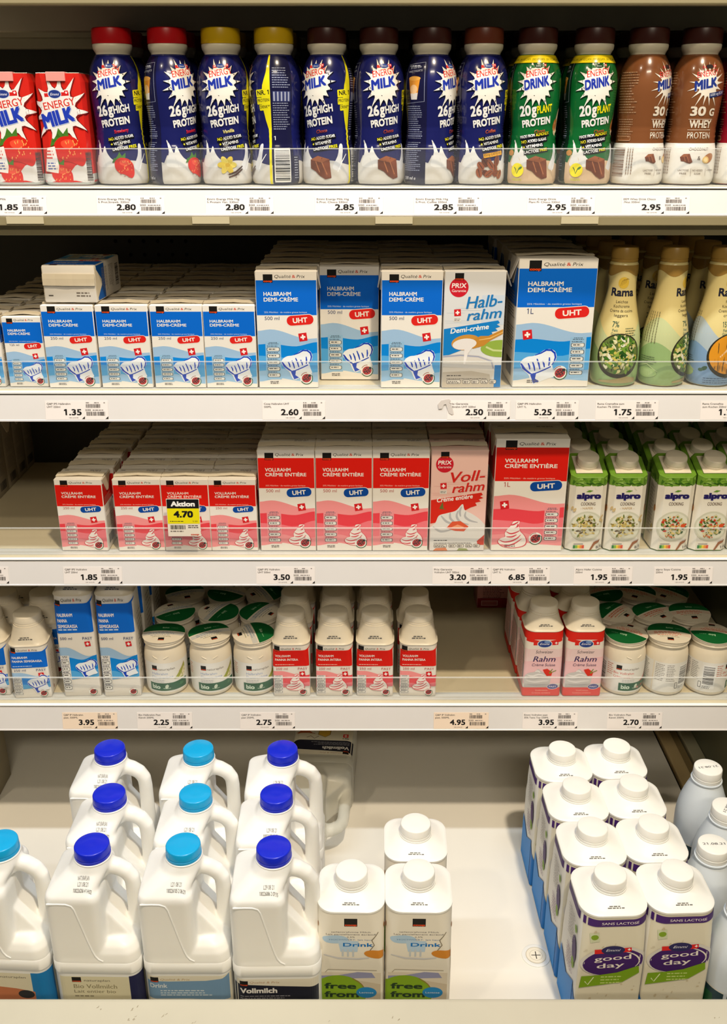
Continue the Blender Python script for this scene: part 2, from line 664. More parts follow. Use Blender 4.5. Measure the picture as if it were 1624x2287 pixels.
# underside of the shelf above the picture
top = tag(obj('overhead_shelf', box_me(XL, XR, 1.085, YB - .002, EYE + .128, EYE + .134), mat('shaded_shelf_underside', (20, 18, 15), .6)), 'beige steel shelf overhead, its underside seen above the tall drink bottles', 'shelf')  # near-black colour imitates the shade beneath the beige shelf
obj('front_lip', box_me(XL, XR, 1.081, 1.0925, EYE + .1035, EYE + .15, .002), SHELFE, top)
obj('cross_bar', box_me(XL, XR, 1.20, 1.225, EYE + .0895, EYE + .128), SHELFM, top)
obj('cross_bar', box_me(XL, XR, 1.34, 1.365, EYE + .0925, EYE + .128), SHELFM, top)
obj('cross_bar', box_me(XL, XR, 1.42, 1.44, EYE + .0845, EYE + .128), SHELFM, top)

RAILS = {}
names = {1: ('beige shelf carrying the tall drink bottles, topmost shelf with price tags', EYE - .0723, EYE - .0975),
         2: ('beige shelf carrying the blue half-cream cartons', EYE - .2985, EYE - .3275),
         3: ('beige shelf carrying the red full-cream cartons', EYE - .5114, EYE - .5412),
         4: ('beige shelf carrying the jars and small screw-cap cream packs', EYE - .7250, EYE - .7568)}
TILT = 0.006
for i, zt in ((1, Z1), (2, Z2), (3, Z3), (4, Z4)):
    label, ra, rb = names[i]
    s = tag(obj('display_shelf', box_me(XL, XR, 1.090, YB - .003, zt - .010, zt), SHELFM), label, 'shelf', 'shelves of the cooler')
    obj('front_lip', box_me(XL, XR, 1.088, 1.0935, rb + .006, zt - .0004, .001), SHELFE, s)
    if i == 1:
        obj('edge_fold', box_me(XL, XR, 1.0782, 1.0885, rb - .0108, rb - .0010, .0008), SHELFE, s)
        obj('lower_lip', box_me(XL, XR, 1.0880, 1.112, EYE - .1195, rb - .006, .001), SHELFE, s)
        for px in (56, 471, 880, 1295):
            x = X_at(px, 1.078, EYE - .102)
            obj('clip_tab', box_me(x - .020, x + .020, 1.0770, 1.0783, EYE - .1062, rb - .0014), mat('pale_clip', (206, 194, 160), .4), s)
    # price rail: band, bottom bead
    bm = bmesh.new()
    prof = [(YR + .0028, ra), (YR, ra), (YR - TILT, rb + .0012), (YR - TILT - .0008, rb + .0006), (YR - TILT - .0008, rb - .0008), (YR - TILT + .003, rb - .0008)]
    A = [bm.verts.new((XL, y, z)) for y, z in prof]; B = [bm.verts.new((XR, y, z)) for y, z in prof]
    n = len(prof)
    for k in range(n):
        bm.faces.new((A[k], A[(k + 1) % n], B[(k + 1) % n], B[k]))
    bm.faces.new(A); bm.faces.new(list(reversed(B)))
    rl = obj('price_rail', bm_mesh(bm), RAILM, s)
    obj('groove_shade', box_me(XL, XR, YR + .0008, YR + .003, ra, ra + .0016), DARKT, s)  # dark strip added to imitate the shade in the gap under the bead
    obj('rail_bead', box_me(XL, XR, YR - .0006, 1.0898, ra + .0013, zt + .0002, .0007), BEADM, s)
    th = math.atan2(TILT, ra - rb)
    RAILS[i] = (ra, rb, th)
    # clear fence standing on the shelf front
    h = {1: .0390, 2: .0335, 3: .0375, 4: .0360}[i]
    g = tag(obj('clear_shelf_fence', box_me(XL, XR, 1.0950, 1.0966, zt + .0002, zt + h - .0010), ACRYL),
            {1: 'clear plastic fence in front of the tall drink bottles', 2: 'clear plastic fence in front of the blue half-cream cartons',
             3: 'clear plastic fence in front of the red full-cream cartons', 4: 'clear plastic fence in front of the jars and screw-cap packs'}[i], 'shelf fence', 'clear fences along the shelf fronts')
    obj('edge_strip', box_me(XL, XR, 1.0947, 1.0969, zt + h - .0010, zt + h), EDGEM, g)
    obj('foot_strip', box_me(XL, XR, 1.0966, 1.1140, zt + .0002, zt + .0007), EDGEM, g)

# ------------------------------------------------------------------ price tags
TAGP = {}
INK = (44, 40, 40)


def price_tag(px, rail, l1, l2, price, label, peach=False, unit='100 ml=0.95'):
    ra, rb, th = RAILS[rail]
    zm = ra + (rb - ra) * (.78 if rail > 1 else .80)
    ym = YR + (ra - zm) * -math.tan(th)
    x = X_at(px, ym, zm)
    hs = {1: .84, 2: .98, 3: 1.0, 4: 1.06}[rail]
    root = obj('price_tag', box_me(-.042, .031, -.0004, -.0001, -.0052 * hs, .0168 * hs), mat('tag_paper_peach', (244, 222, 200), .5) if peach else TAGM)
    a = Art()
    a.text(l1, -40, 12.4 * hs, 2.3 * hs, (58, 54, 54), min(len(l1) * 1.72, 37), bold=.008)
    a.text(l2, -40, 8.8 * hs, 2.3 * hs, (58, 54, 54), min(len(l2) * 1.72, 33), bold=.008)
    a.text(price, 0, 0, 7.4 * hs, (26, 24, 26), 20.5, al='R', bold=.027)
    a.text(unit, -15, -3.6 * hs, 1.25 * hs, (110, 104, 102), 11)
    for tx in (0.2, 27.5):
        a.poly([(tx, -4.4 * hs), (tx + 3.4, -4.4 * hs), (tx + 3.4, -1.3 * hs)], (28, 26, 26))
    sd = sum(map(ord, l1 + l2 + price))
    a.bars(5.4, 22.4, 8.8 * hs, 13.2 * hs, (70, 64, 64), 30, sd)
    a.greek(5.4, 10, 14.3 * hs, 1, 1, 1.0 * hs, (130, 124, 122), sd)
    a.greek(15, 21, 14.3 * hs, 1, 1, 1.0 * hs, (130, 124, 122), sd + 1)
    a.rect(26, 14.3 * hs, 27.6, 15.3 * hs, (130, 124, 122))
    a.text('200', 4.3, 5.2 * hs, 2.0 * hs, (70, 66, 66), 6.6, bold=.01)
    a.greek(13, 27, 5.6 * hs, 1, 1, 1.0 * hs, (130, 124, 122), sd + 2)
    a.bars(5.8, 27.1, -.5 * hs, 4.2 * hs, (70, 64, 64), 30, sd + 3)
    a.build('printed_text', PAPER, root, front_surf(-.0004))
    root.location = (x, ym - .0002, zm)
    root.rotation_euler = (-th, 0, 0)
    tag(root, label, 'price tag', 'price tags on the shelf rails')
    return root


TAGM = mat('tag_paper', (240, 232, 228), 0.5, noise=0.01)
price_tag(41, 1, 'Emmi Energy Milk', 'Erdb. 330ML', '1.85', 'white price tag 1.85 below the red strawberry cartons', unit='100 ml=0.56')
price_tag(304, 1, 'Emmi Energy Milk Hig', 'h Prot.Strawb. 330ml', '2.80', 'white price tag 2.80 below the red-capped navy bottles')
price_tag(547, 1, 'Emmi Energy Milk Hig', 'h Protein Van. 330ml', '2.80', 'white price tag 2.80 below the yellow-capped navy bottles')
price_tag(791, 1, 'Emmi Energy Milk Hig', 'h Prot. Choco 330ml', '2.85', 'white price tag 2.85 below the choco drink bottles')
price_tag(1012, 1, 'Emmi Energy Milk Hig', 'h Prot. Coffee 330ml', '2.85', 'white price tag 2.85 below the coffee drink bottle')
price_tag(1264, 1, 'Emmi Energy Drink', 'Plant Pr Choco 330ml', '2.95', 'white price tag 2.95 below the green drink bottles')
price_tag(1475, 1, 'EEM Whey Drink Choco', '/Nut 330ml', '2.95', 'white price tag 2.95 below the brown whey bottles')
price_tag(183, 2, 'Q&P IPS Halbrahm', 'UHT 250ml', '1.35', 'white price tag 1.35 below the small blue cartons')
price_tag(667, 2, 'Coop Halbrahm UHT', '500ML', '2.60', 'white price tag 2.60 below the half-litre blue cartons')
price_tag(1079, 2, 'Prix Garantie', 'Halbrahm UHT 500ml', '2.50', 'white price tag 2.50 beside the torn scrap of tape')
price_tag(1232, 2, 'Q&P IPS Halbrahm', 'UHT 1L', '5.25', 'white price tag 5.25 below the one-litre blue carton')
price_tag(1410, 2, 'Rama Cremefine zum', 'Kochen 7% 250ml', '1.75', 'white price tag 1.75 below the gold-capped tapered bottles')
price_tag(1644, 2, 'Rama Cremefine', 'zum Kochen 250ml', '1.75', 'cut-off white price tag at the right end of the blue cartons rail')
price_tag(-35, 3, 'Q&P Rahm', '250ml', '2.10', 'cut-off white price tag left of the 1.85 tag for red cartons')
price_tag(218, 3, 'Q&P IPS Vollrahm', 'UHT 250ml', '1.85', 'white price tag 1.85 below the small red cartons')
price_tag(648, 3, 'Q&P IPS Vollrahm', 'UHT 500ml', '3.50', 'white price tag 3.50 below the half-litre red cartons')
price_tag(1041, 3, 'Prix Garantie', 'Vollrahm UHT 500ml', '3.20', 'white price tag 3.20 below the pink carton')
price_tag(1172, 3, 'Q&P IPS Vollrahm', 'UHT 1L', '6.85', 'white price tag 6.85 below the one-litre red carton')
price_tag(1356, 3, 'Alpro Hafer Cuisine', '250ml', '1.95', 'white price tag 1.95 below the oat cooking cartons')
price_tag(1535, 3, 'alpro Soya Cuisine', '250ml', '1.95', 'white price tag 1.95 below the soya cooking cartons')
price_tag(211, 4, 'Q&P IP Halbrahm', 'past. 500ML', '3.95', 'peach price tag 3.95 below the tall blue screw-cap packs', True)
price_tag(378, 4, 'Bio Halbrahm Past', 'Kännli 200ML', '2.25', 'white price tag 2.25 below the white half-cream jars')
price_tag(607, 4, 'Q&P IP Vollrahm', 'past 250ML', '2.75', 'white price tag 2.75 below the red screw-cap packs')
price_tag(1039, 4, 'Q&P IP Vollrahm', 'past. 500ML', '4.95', 'peach price tag 4.95 below the empty space on the shelf', True)
price_tag(1237, 4, 'Emmi Vollrahm past', '35% Tetra Top 330ML', '3.95', 'white price tag 3.95 below the pink and red cream packs')
price_tag(1426, 4, 'Bio Vollrahm Past', 'Kännli 200ML', '2.70', 'white price tag 2.70 below the full-cream jars on the right')

# scrap of tape stuck on the second rail
a = Art()
a.poly([(-10, 3), (-6, 7.5), (-1, 8.5), (3, 9), (5, 7.5), (3, 5), (6, 2), (7.5, -3), (8.5, -8), (6.5, -9), (3, -7), (1, -2), (-.5, 3.2), (-3, 2.6), (-5, -2), (-9, -2.5)], (206, 198, 192))
ra, rb, th = RAILS[2]
scrap = a.build('tape_scrap', PAPER, None, front_surf(0))
scrap.location = (X_at(997, YR - .003, EYE - .312), YR - .0038, EYE - .3115)
scrap.rotation_euler = (-th, 0, 0)
tag(scrap, 'torn scrap of grey-white tape stuck on the rail beside the 2.50 tag', 'tape scrap')
for o in bpy.data.objects:
    if o.type == 'MESH' and o.name.startswith('tape_scrap'):
        sm = o.modifiers.new('thick', 'SOLIDIFY'); sm.thickness = .0003; sm.offset = -1
# ------------------------------------------------------------------ brick cartons
def wave(a, W, H, top, bot, col, n=14):
    """band across the front between two curves given as (fx, fy) points"""
    def cv(pts):
        out = []
        for i in range(n + 1):
            x = i / n
            for (x0, y0), (x1, y1) in zip(pts, pts[1:]):
                if x0 <= x <= x1 + 1e-9:
                    t = (x - x0) / (x1 - x0)
                    t = t * t * (3 - 2 * t)
                    out.append(((x - .5) * W, (y0 + (y1 - y0) * t) * H)); break
        return out
    A, B = cv(top), cv(bot)
    a.polys([[A[i], B[i], B[i + 1], A[i + 1]] for i in range(n)], col)


def ladybug(a, cx, cy, r):
    a.ell(cx, cy, r * 1.28, r * 1.28, (244, 242, 236))
    p = [(cx + r * 1.18 * math.cos(math.radians(t)), cy + r * 1.18 * math.sin(math.radians(t))) for t in range(-150, 40, 12)]
    a.line(p, r * .18, (36, 92, 52))
    a.line([(cx + r * 1.15 * math.cos(math.radians(t)), cy + r * 1.15 * math.sin(math.radians(t))) for t in range(85, 165, 10)], r * .12, (150, 60, 50))
    a.ell(cx, cy, r * .95, r * .86, (178, 34, 36), 16, 25)
    a.ell(cx + r * .62, cy + r * .52, r * .32, r * .28, (30, 22, 22), 10)
    a.line([(cx - r * .6, cy - r * .55), (cx + r * .5, cy + r * .45)], r * .12, (30, 22, 22))
    for dx, dy in ((-.35, .2), (.0, .5), (.1, -.35), (.45, -.15), (-.15, -.15), (.3, .15), (-.55, -.2)):
        a.ell(cx + r * dx, cy + r * dy, r * .16, r * .16, (30, 22, 22), 7)


def chef_hat(a, ox, oy, s, blue=(20, 66, 188)):
    """unit box roughly 1 wide, 1 tall; ox, oy = lower left"""
    P = lambda pts: [(ox + x * s, oy + y * s) for x, y in pts]
    out = [(.40, -.02), (.30, .12), (.24, .26), (.08, .40), (.0, .56), (.06, .68), (.2, .76), (.36, .78), (.52, .86), (.66, .95), (.82, .97), (.95, .90), (1.0, .76), (.97, .62), (.90, .52), (.94, .34), (.98, .2), (.8, .14), (.6, .06)]
    out = rounded(out, 3)
    a.poly(P(out), (238, 242, 246))
    a.line(P([(.02, .56), (.12, .44), (.26, .30), (.36, .26), (.52, .32), (.7, .40), (.86, .48)]), .035 * s, blue)
    a.poly(P([(.0, .58), (.07, .42), (.24, .29), (.34, .24), (.30, .31), (.16, .42), (.05, .57)]), blue)
    a.poly(P([(.30, .24), (.40, .0), (.56, .06), (.44, .14), (.46, .28), (.38, .30)]), blue)
    a.line(P([(.40, .80), (.56, .86), (.70, .945), (.84, .94), (.94, .86), (.97, .74), (.94, .62), (.88, .52)]), .055 * s, blue, True)
    for x0, y0, x1, y1 in ((.28, .40, .22, .58), (.42, .36, .34, .62), (.56, .40, .46, .70), (.68, .46, .62, .64), (.80, .50, .80, .74)):
        a.line(P([(x0, y0), ((x0 + x1) / 2 + .01, (y0 + y1) / 2), (x1, y1)]), .05 * s, blue, True)


def cream_swirl(a, ox, oy, s, red=(214, 58, 74)):
    P = lambda pts: [(ox + x * s, oy + y * s) for x, y in pts]
    out = [(.02, .22), (.10, .36), (.26, .42), (.24, .54), (.30, .68), (.40, .80), (.48, .92), (.52, 1.0), (.70, 1.02), (.74, .98), (.70, .86), (.74, .74), (.78, .62), (.88, .52), (.96, .40), (1.0, .26), (.96, .12), (.8, .04), (.5, .0), (.2, .06)]
    out = rounded(out, 3)
    a.poly(P([(.5 + (x - .5) * 1.07, .5 + (y - .5) * 1.05) for x, y in out]), red)
    a.poly(P(out), (246, 236, 228))
    for c in ([(.28, .62), (.44, .54), (.62, .58), (.76, .66)], [(.06, .30), (.24, .22), (.5, .26), (.7, .38), (.80, .50)], [(.12, .12), (.34, .08), (.6, .16), (.84, .34)], [(.42, .86), (.56, .90), (.70, 1.0)], [(.30, .42), (.5, .42), (.66, .50)], [(.56, .74), (.66, .80), (.68, .92)]):
        a.line(P(rounded(c, 4, False)), .055 * s, red, True)


def nutri(a, x0, x1, y0, y1, n, col):
    """column of little value boxes on a pale strip"""
    a.rect(x0, y0, x1, y1, col)
    w = x1 - x0
    ph = (y1 - y0) * .86 / n
    a.greek(x0 + w * .15, x1 - w * .15, y1 - ph * .18, 2, ph * .2, ph * .1, (70, 80, 96), 4, 'C')
    for k in range(n):
        yb = y0 + (y1 - y0) * .06 + (n - 1 - k) * ph
        a.rrect(x0 + w * .08, yb, x1 - w * .08, yb + ph * .62, ph * .2, (72, 76, 84))
        a.rrect(x0 + w * .12, yb + ph * .06, x1 - w * .12, yb + ph * .56, ph * .17, (232, 230, 222))
        a.greek(x0 + w * .2, x1 - w * .2, yb + ph * .26, 1, 1, ph * .16, (90, 86, 84), k + 3)
        a.greek(x0 + w * .1, x1 - w * .1, yb + ph * .76, 1, 1, ph * .1, (60, 66, 84), k + 9)


SCH = {
    'blue': dict(main=(0, 104, 212), w1=(160, 194, 226), w2=(0, 134, 222), w3=(84, 168, 226), w4=(156, 196, 230), strip=(150, 192, 224), pill=(224, 36, 30), ink=(40, 58, 110), small=(206, 226, 244)),
    'red': dict(main=(224, 26, 12), w1=(244, 150, 150), w2=(234, 68, 78), w3=(240, 122, 130), w4=(244, 150, 152), strip=(238, 150, 152), pill=(6, 72, 160), ink=(178, 62, 48), small=(250, 206, 190)),
}


def qp_front(W, H, kind, vol, t1, t2, mirror=False, past=None, lines=None):
    """printed front of the blue or red cream cartons, in mm"""
    s = SCH[kind]
    a = Art()
    X = lambda f: (f - .5) * W
    Y = lambda f: f * H
    a.rect(X(0), Y(0), X(1), Y(1), (240, 234, 224))
    a.rect(X(0), Y(.632), X(1), Y(.925), s['main'])
    wave(a, W, H, [(0, .498), (.22, .512), (.86, .430), (1, .436)], [(0, .2), (1, .2)], s['w1'])
    wave(a, W, H, [(0, .382), (.2, .388), (.62, .365), (1, .402)], [(0, .1), (1, .1)], s['w2'])
    wave(a, W, H, [(0, .285), (.3, .275), (.6, .25), (1, .31)], [(0, .08), (1, .08)], s['w3'])
    wave(a, W, H, [(0, .15), (.4, .17), (.75, .12), (1, .14)], [(0, .03), (1, .03)], s['w4'])
    wave(a, W, H, [(0, .055), (.35, .085), (.7, .06), (1, .05)], [(0, 0), (1, 0)], (240, 234, 224))
    a.coop(X(.13), Y(.905), W * .155, W * .155 * .86)
    a.text('Qualité', X(.315), Y(.944), H * .026, (52, 46, 44), W * .265, shear=.18)
    a.text('&', X(.60), Y(.944), H * .026, (214, 60, 30), W * .055, bold=.01)
    a.text('Prix', X(.675), Y(.944), H * .026, (52, 46, 44), W * .135, shear=.18)
    tl = [t1, t2] + ([lines] if lines else [])
    yy = .795
    for i, t in enumerate(tl):
        a.text(t, X(.13), Y(yy - i * .047), H * .034, (244, 240, 232), W * min(.0560 * len(t), .72), bold=.02)
    pct = '25% Milchfett · de matière grasse lactique' if kind == 'blue' else '35% Milchfett · de matière grasse lactique'
    a.text(pct, X(.13), Y(.651), H * .0135, s['small'], W * .70)
    a.text(vol, X(.135), Y(.592 if len(vol) > 2 else .582), H * (.030 if len(vol) > 2 else .042), s['ink'], W * (.24 if len(vol) > 2 else .085))
    if past:
        a.text(past, X(.70), Y(.592), H * .026, s['ink'], W * .24)
    else:
        a.rrect(X(.485), Y(.543), X(.945), Y(.637), H * .044, (240, 234, 224), 4)
        a.rrect(X(.495), Y(.548), X(.935), Y(.632), H * .040, s['pill'], 4)
        a.text('UHT', X(.715), Y(.568), H * .044, (246, 240, 230), W * .24, 'C', bold=.03, rot=4, about=(X(.715), Y(.59)))
    if mirror:
        a.swiss(X(.16), Y(.42), W * .12)
        nutri(a, X(.72), X(.93), Y(.08), Y(.40), 5, s['strip'])
        if kind == 'blue': chef_hat(a, X(.09), Y(.03), W * .47)
        else: cream_swirl(a, X(.09), Y(.03), W * .40)
        ladybug(a, X(.62), Y(.115), W * .075)
    else:
        a.swiss(X(.755), Y(.445), W * .135)
        nutri(a, X(.13), X(.385), Y(.075), Y(.405), 5, s['strip'])
        if kind == 'blue': chef_hat(a, X(.385), Y(.075), W * .52)
        else: cream_swirl(a, X(.50), Y(.06), W * .40)
        ladybug(a, X(.80), Y(.085), W * .085)
    a.greek(X(.17), X(.36), Y(.052), 2, H * .014, H * .007, (110, 104, 100), 8, 'C')
    return a


def side_print(a, D, H, seed, col=(150, 140, 128)):
    """rows of small print for a carton side, u in mm from the middle"""
    a.greek(-D * .36, D * .36, H * .80, 9, H * .026, H * .010, col, seed)
    a.greek(-D * .36, D * .36, H * .50, 8, H * .026, H * .010, col, seed + 2)
    a.bars(-D * .30, D * .30, H * .08, H * .22, (60, 56, 54), 26, seed)


def brick(name, W, D, H, art, fin_wave=0.0, flaps=True, card=CARD, side=None, band=None, seed=1):
    """folded drink carton: body, printed front, sealed top fin, folded side flaps"""
    R = random.Random(seed)
    bm = bmesh.new()
    add_box(bm, -W / 2, W / 2, 0, D, 0, H, .0011, 2)
    root = obj(name, bm_mesh(bm), card, None, True)
    f = art.build('printed_front', PAPER, root, front_surf(-.00002), clip=(-W * 500 + .7, .6, W * 500 - .7, H * 1000 - .5))
    if side or band:
        for sgn, nm in ((1, 'printed_side'), (-1, 'printed_side')):
            a = Art()
            if band: a.rect(-D * 500, H * 1000 * band[1], D * 500, H * 1000 * band[2], band[0])
            side_print(a, D * 1000, H * 1000 * .9, seed + sgn)
            a.build(nm, PAPER, root, (lambda u, v, o, sgn=sgn: (sgn * (W / 2 + o), D / 2 + u * sgn, v)), clip=(-D * 500 + 1.2, 1, D * 500 - 1.2, H * 1000 - 1))
    # sealed fin lying on the top
    bm = bmesh.new()
    n = 12
    up = []
    for i in range(n + 1):
        t = i / n
        x = -W / 2 + W * t
        zz = H + .0006 + fin_wave * math.sin(math.pi * t) ** 2 + R.uniform(0, .0004)
        y0 = D * .50
        up.append([bm.verts.new((x, y0, H + .0002)), bm.verts.new((x, y0 + .0015, zz + .0012)), bm.verts.new((x, y0 - .006, zz + .0010)), bm.verts.new((x, y0 - .0115, zz + .0003)), bm.verts.new((x, y0 - .0110, zz - .0003))])
    for p, q in zip(up, up[1:]):
        for k in range(5):
            bm.faces.new((p[k], p[(k + 1) % 5], q[(k + 1) % 5], q[k]))
    bm.faces.new(up[0]); bm.faces.new(list(reversed(up[-1])))
    obj('seal_fin', bm_mesh(bm), CARDB, root, False)
    a = Art()
    a.greek(W * 120, W * 420, D * 800, 2, 3.2, 1.5, (120, 110, 100), seed + 5)
    a.rect(-W * 420, D * 800, -W * 330, D * 800 + 1.4, (90, 84, 78))
    a.build('date_print', PAPER, root, lambda u, v, o: (u, v, H + o))
    if flaps:
        for sgn in (-1, 1):
            bm = bmesh.new()
            pts = [(D * .04, H - .0012), (D * .96, H - .0012), (D * .5 + .003, H - D * .50), (D * .5 - .003, H - D * .50)]
            out = [.0006, .0006, .0013, .0013]
            A = [bm.verts.new((sgn * (W / 2 + .0002), y, z)) for y, z in pts]
            B = [bm.verts.new((sgn * (W / 2 + o), y, z)) for (y, z), o in zip(pts, out)]
            for k in range(4): bm.faces.new((A[k], A[(k + 1) % 4], B[(k + 1) % 4], B[k]))
            bm.faces.new(A); bm.faces.new(B)
            obj('side_flap', bm_mesh(bm), CARDB, root)
    return root


def loose_flap(root, W, D, H, sgn, out=.009, drop=.024):
    """a corner flap that has come unstuck and points outward"""
    bm = bmesh.new()
    pts = [(0, H - .001, .001), (0, H - .001, D * .8), (out, H - drop, D * .42), (out, H - drop, D * .34)]
    A = [bm.verts.new((sgn * (W / 2 + x), y, z)) for x, z, y in pts]
    B = [bm.verts.new((sgn * (W / 2 + x + .0009), y, z + .0006)) for x, z, y in pts]
    for k in range(4): bm.faces.new((A[k], A[(k + 1) % 4], B[(k + 1) % 4], B[k]))
    bm.faces.new(A); bm.faces.new(B)
    return obj('loose_flap', bm_mesh(bm), CARD, root)


def prix_front(W, H, kind):
    a = Art()
    X = lambda f: (f - .5) * W
    Y = lambda f: f * H
    blue = kind == 'blue'
    base = (222, 222, 222) if blue else (240, 196, 184)
    ink = (22, 120, 190) if blue else (214, 34, 26)
    a.rect(X(0), Y(0), X(1), Y(1), base)
    R = random.Random(3)
    for k in range(15):                                     # brushed plank lines
        y = .46 + k * .021 + R.uniform(-.004, .004)
        x0 = R.uniform(.0, .5); x1 = min(1, x0 + R.uniform(.25, .6))
        a.line([(X(x0), Y(y)), (X((x0 + x1) / 2), Y(y + R.uniform(-.002, .002))), (X(x1), Y(y))], H * .004, (196, 206, 216) if blue else (224, 160, 150), True)
    if blue: a.rect(X(.62), Y(.55), X(1), Y(.80), (206, 216, 228))
    a.ell(X(.235), Y(.865), W * .155, W * .155, (206, 26, 44), 30)
    a.coop(X(.165), Y(.925), W * .145, W * .115)
    a.text('PR!X', X(.235), Y(.862), H * .040, (250, 240, 236), W * .24, 'C', bold=.02, shear=.1)
    a.text('Garantie', X(.235), Y(.828), H * .022, (250, 240, 236), W * .23, 'C')
    t1 = 'Halb-' if blue else 'Voll-'
    for dx, col in ((.9, (120, 150, 178) if blue else (190, 110, 100)), (0, ink)):
        a.text(t1, X(.36) + dx * .5, Y(.685) - dx * .4, H * .105, col, W * .60, bold=.012, shear=.28, rot=5)
        a.text('rahm', X(.38) + dx * .5, Y(.585) - dx * .4, H * .092, col, W * .58, bold=.012, shear=.28, rot=5)
    a.swiss(X(.225), Y(.655), W * .11, 4)
    a.rect(X(.165), Y(.578), X(.285), Y(.612), (232, 228, 220))
    a.greek(X(.175), X(.275), Y(.598), 2, H * .012, H * .006, (120, 110, 104), 2)
    a.poly([(X(0), Y(.515)), (X(.5), Y(.555)), (X(.9), Y(.588)), (X(.93), Y(.566)), (X(.88), Y(.553)), (X(.94), Y(.535)), (X(.86), Y(.52)), (X(.90), Y(.50)), (X(.8), Y(.488)), (X(.83), Y(.46)), (X(.72), Y(.44)), (X(.45), Y(.36)), (X(.1), Y(.29)), (X(0), Y(.28))], (18, 128, 204) if blue else (216, 40, 24))
    a.text('Demi-crème' if blue else 'Crème entière', X(.12), Y(.475 if blue else .492), H * .045, (246, 244, 238), W * .64, bold=.018, shear=.22, rot=7)
    if blue:
        a.ell(X(.97), Y(.345), W * .34, H * .075, (150, 178, 72), 24)
        a.line([(X(.72), Y(.36)), (X(.84), Y(.33)), (X(1), Y(.325))], H * .016, (206, 216, 150))
        a.poly([(X(0), Y(.285)), (X(.3), Y(.30)), (X(.62), Y(.285)), (X(.84), Y(.245)), (X(.88), Y(.17)), (X(.84), Y(.06)), (X(0), Y(.05))], (214, 208, 200))
        a.line([(X(0), Y(.275)), (X(.3), Y(.288)), (X(.6), Y(.275)), (X(.82), Y(.235)), (X(.86), Y(.17))], H * .013, (164, 166, 184))
        a.poly([(X(0), Y(.14)), (X(.5), Y(.15)), (X(.8), Y(.12)), (X(.84), Y(.04)), (X(0), Y(.03))], (188, 178, 164))
        a.rect(X(.88), Y(0), X(1), Y(.2), (20, 120, 190))
        a.rect(X(0), Y(0), X(.88), Y(.055), (196, 184, 166))
        a.ell(X(.38), Y(.40), W * .24, H * .066, (206, 146, 60), 26, 8)
        a.poly([(X(.52), Y(.43)), (X(.62), Y(.455)), (X(.75), Y(.455)), (X(1), Y(.515)), (X(1), Y(.475)), (X(.80), Y(.42)), (X(.68), Y(.37)), (X(.50), Y(.345))], (200, 138, 52))
        a.line([(X(.60), Y(.42)), (X(.78), Y(.435)), (X(1), Y(.49))], H * .010, (236, 190, 110), True)
        a.ell(X(.36), Y(.385), W * .20, H * .048, (236, 230, 226), 24, 6)
        a.poly([(X(.36), Y(.36)), (X(.50), Y(.36)), (X(.42), Y(.30)), (X(.385), Y(.21)), (X(.355), Y(.21)), (X(.36), Y(.29))], (236, 230, 226))
    else:
        a.poly(rounded([(X(.0), Y(.24)), (X(.10), Y(.29)), (X(.16), Y(.36)), (X(.30), Y(.385)), (X(.46), Y(.41)), (X(.575), Y(.475)), (X(.62), Y(.415)), (X(.76), Y(.375)), (X(.9), Y(.32)), (X(1), Y(.26))], 5, False) + [(X(1), Y(.05)), (X(0), Y(.05))], (228, 224, 218))
        for c in ([(.2, .36), (.3, .30), (.46, .27)], [(.5, .41), (.48, .35), (.56, .29), (.7, .27)], [(.64, .40), (.63, .35), (.72, .31), (.86, .29)], [(.06, .25), (.2, .2), (.4, .22)], [(.56, .45), (.53, .40), (.55, .35)], [(.36, .39), (.37, .33), (.48, .28)]):
            a.line(rounded([(X(x), Y(y)) for x, y in c], 4, False), H * .022, (184, 182, 182), True)
        a.poly([(X(.30), Y(.235)), (X(.40), Y(.30)), (X(.55), Y(.305)), (X(.70), Y(.25)), (X(.62), Y(.20)), (X(.46), Y(.205))], (222, 92, 58))
        a.poly([(X(.38), Y(.24)), (X(.5), Y(.27)), (X(.62), Y(.245)), (X(.54), Y(.225))], (240, 160, 120))
        a.poly([(X(.86), Y(.1)), (X(1), Y(.17)), (X(1), Y(.06)), (X(.88), Y(.06))], (206, 60, 34))
        a.poly([(X(.16), Y(.43)), (X(.22), Y(.50)), (X(.24), Y(.43)), (X(.30), Y(.42))], (100, 110, 50))
        a.rect(X(0), Y(0), X(1), Y(.055), (226, 220, 214))
        a.poly([(X(.06), Y(.0)), (X(.12), Y(.03)), (X(.3), Y(.035)), (X(.34), Y(0))], (218, 130, 84))
        a.poly([(X(.5), Y(.0)), (X(.54), Y(.03)), (X(.68), Y(.025)), (X(.72), Y(0))], (150, 160, 100))
    a.greek(X(.08), X(.34), Y(.105), 1, 1, H * .008, (70, 64, 60), 6)
    a.greek(X(.08), X(.92), Y(.078), 1, 1, H * .006, (90, 82, 76), 7)
    for x0, x1 in ((.08, .32), (.35, .48), (.50, .63), (.655, .78), (.80, .92)):
        a.rrect(X(x0), Y(.035), X(x1), Y(.072), H * .012, (84, 80, 76))
        a.rrect(X(x0) + .5, Y(.035) + .5, X(x1) - .5, Y(.072) - .5, H * .010, (224, 216, 204))
        a.greek(X(x0) + 1.4, X(x1) - 1.2, Y(.053), 2, H * .011, H * .007, (90, 84, 80), int(x0 * 50))
    return a


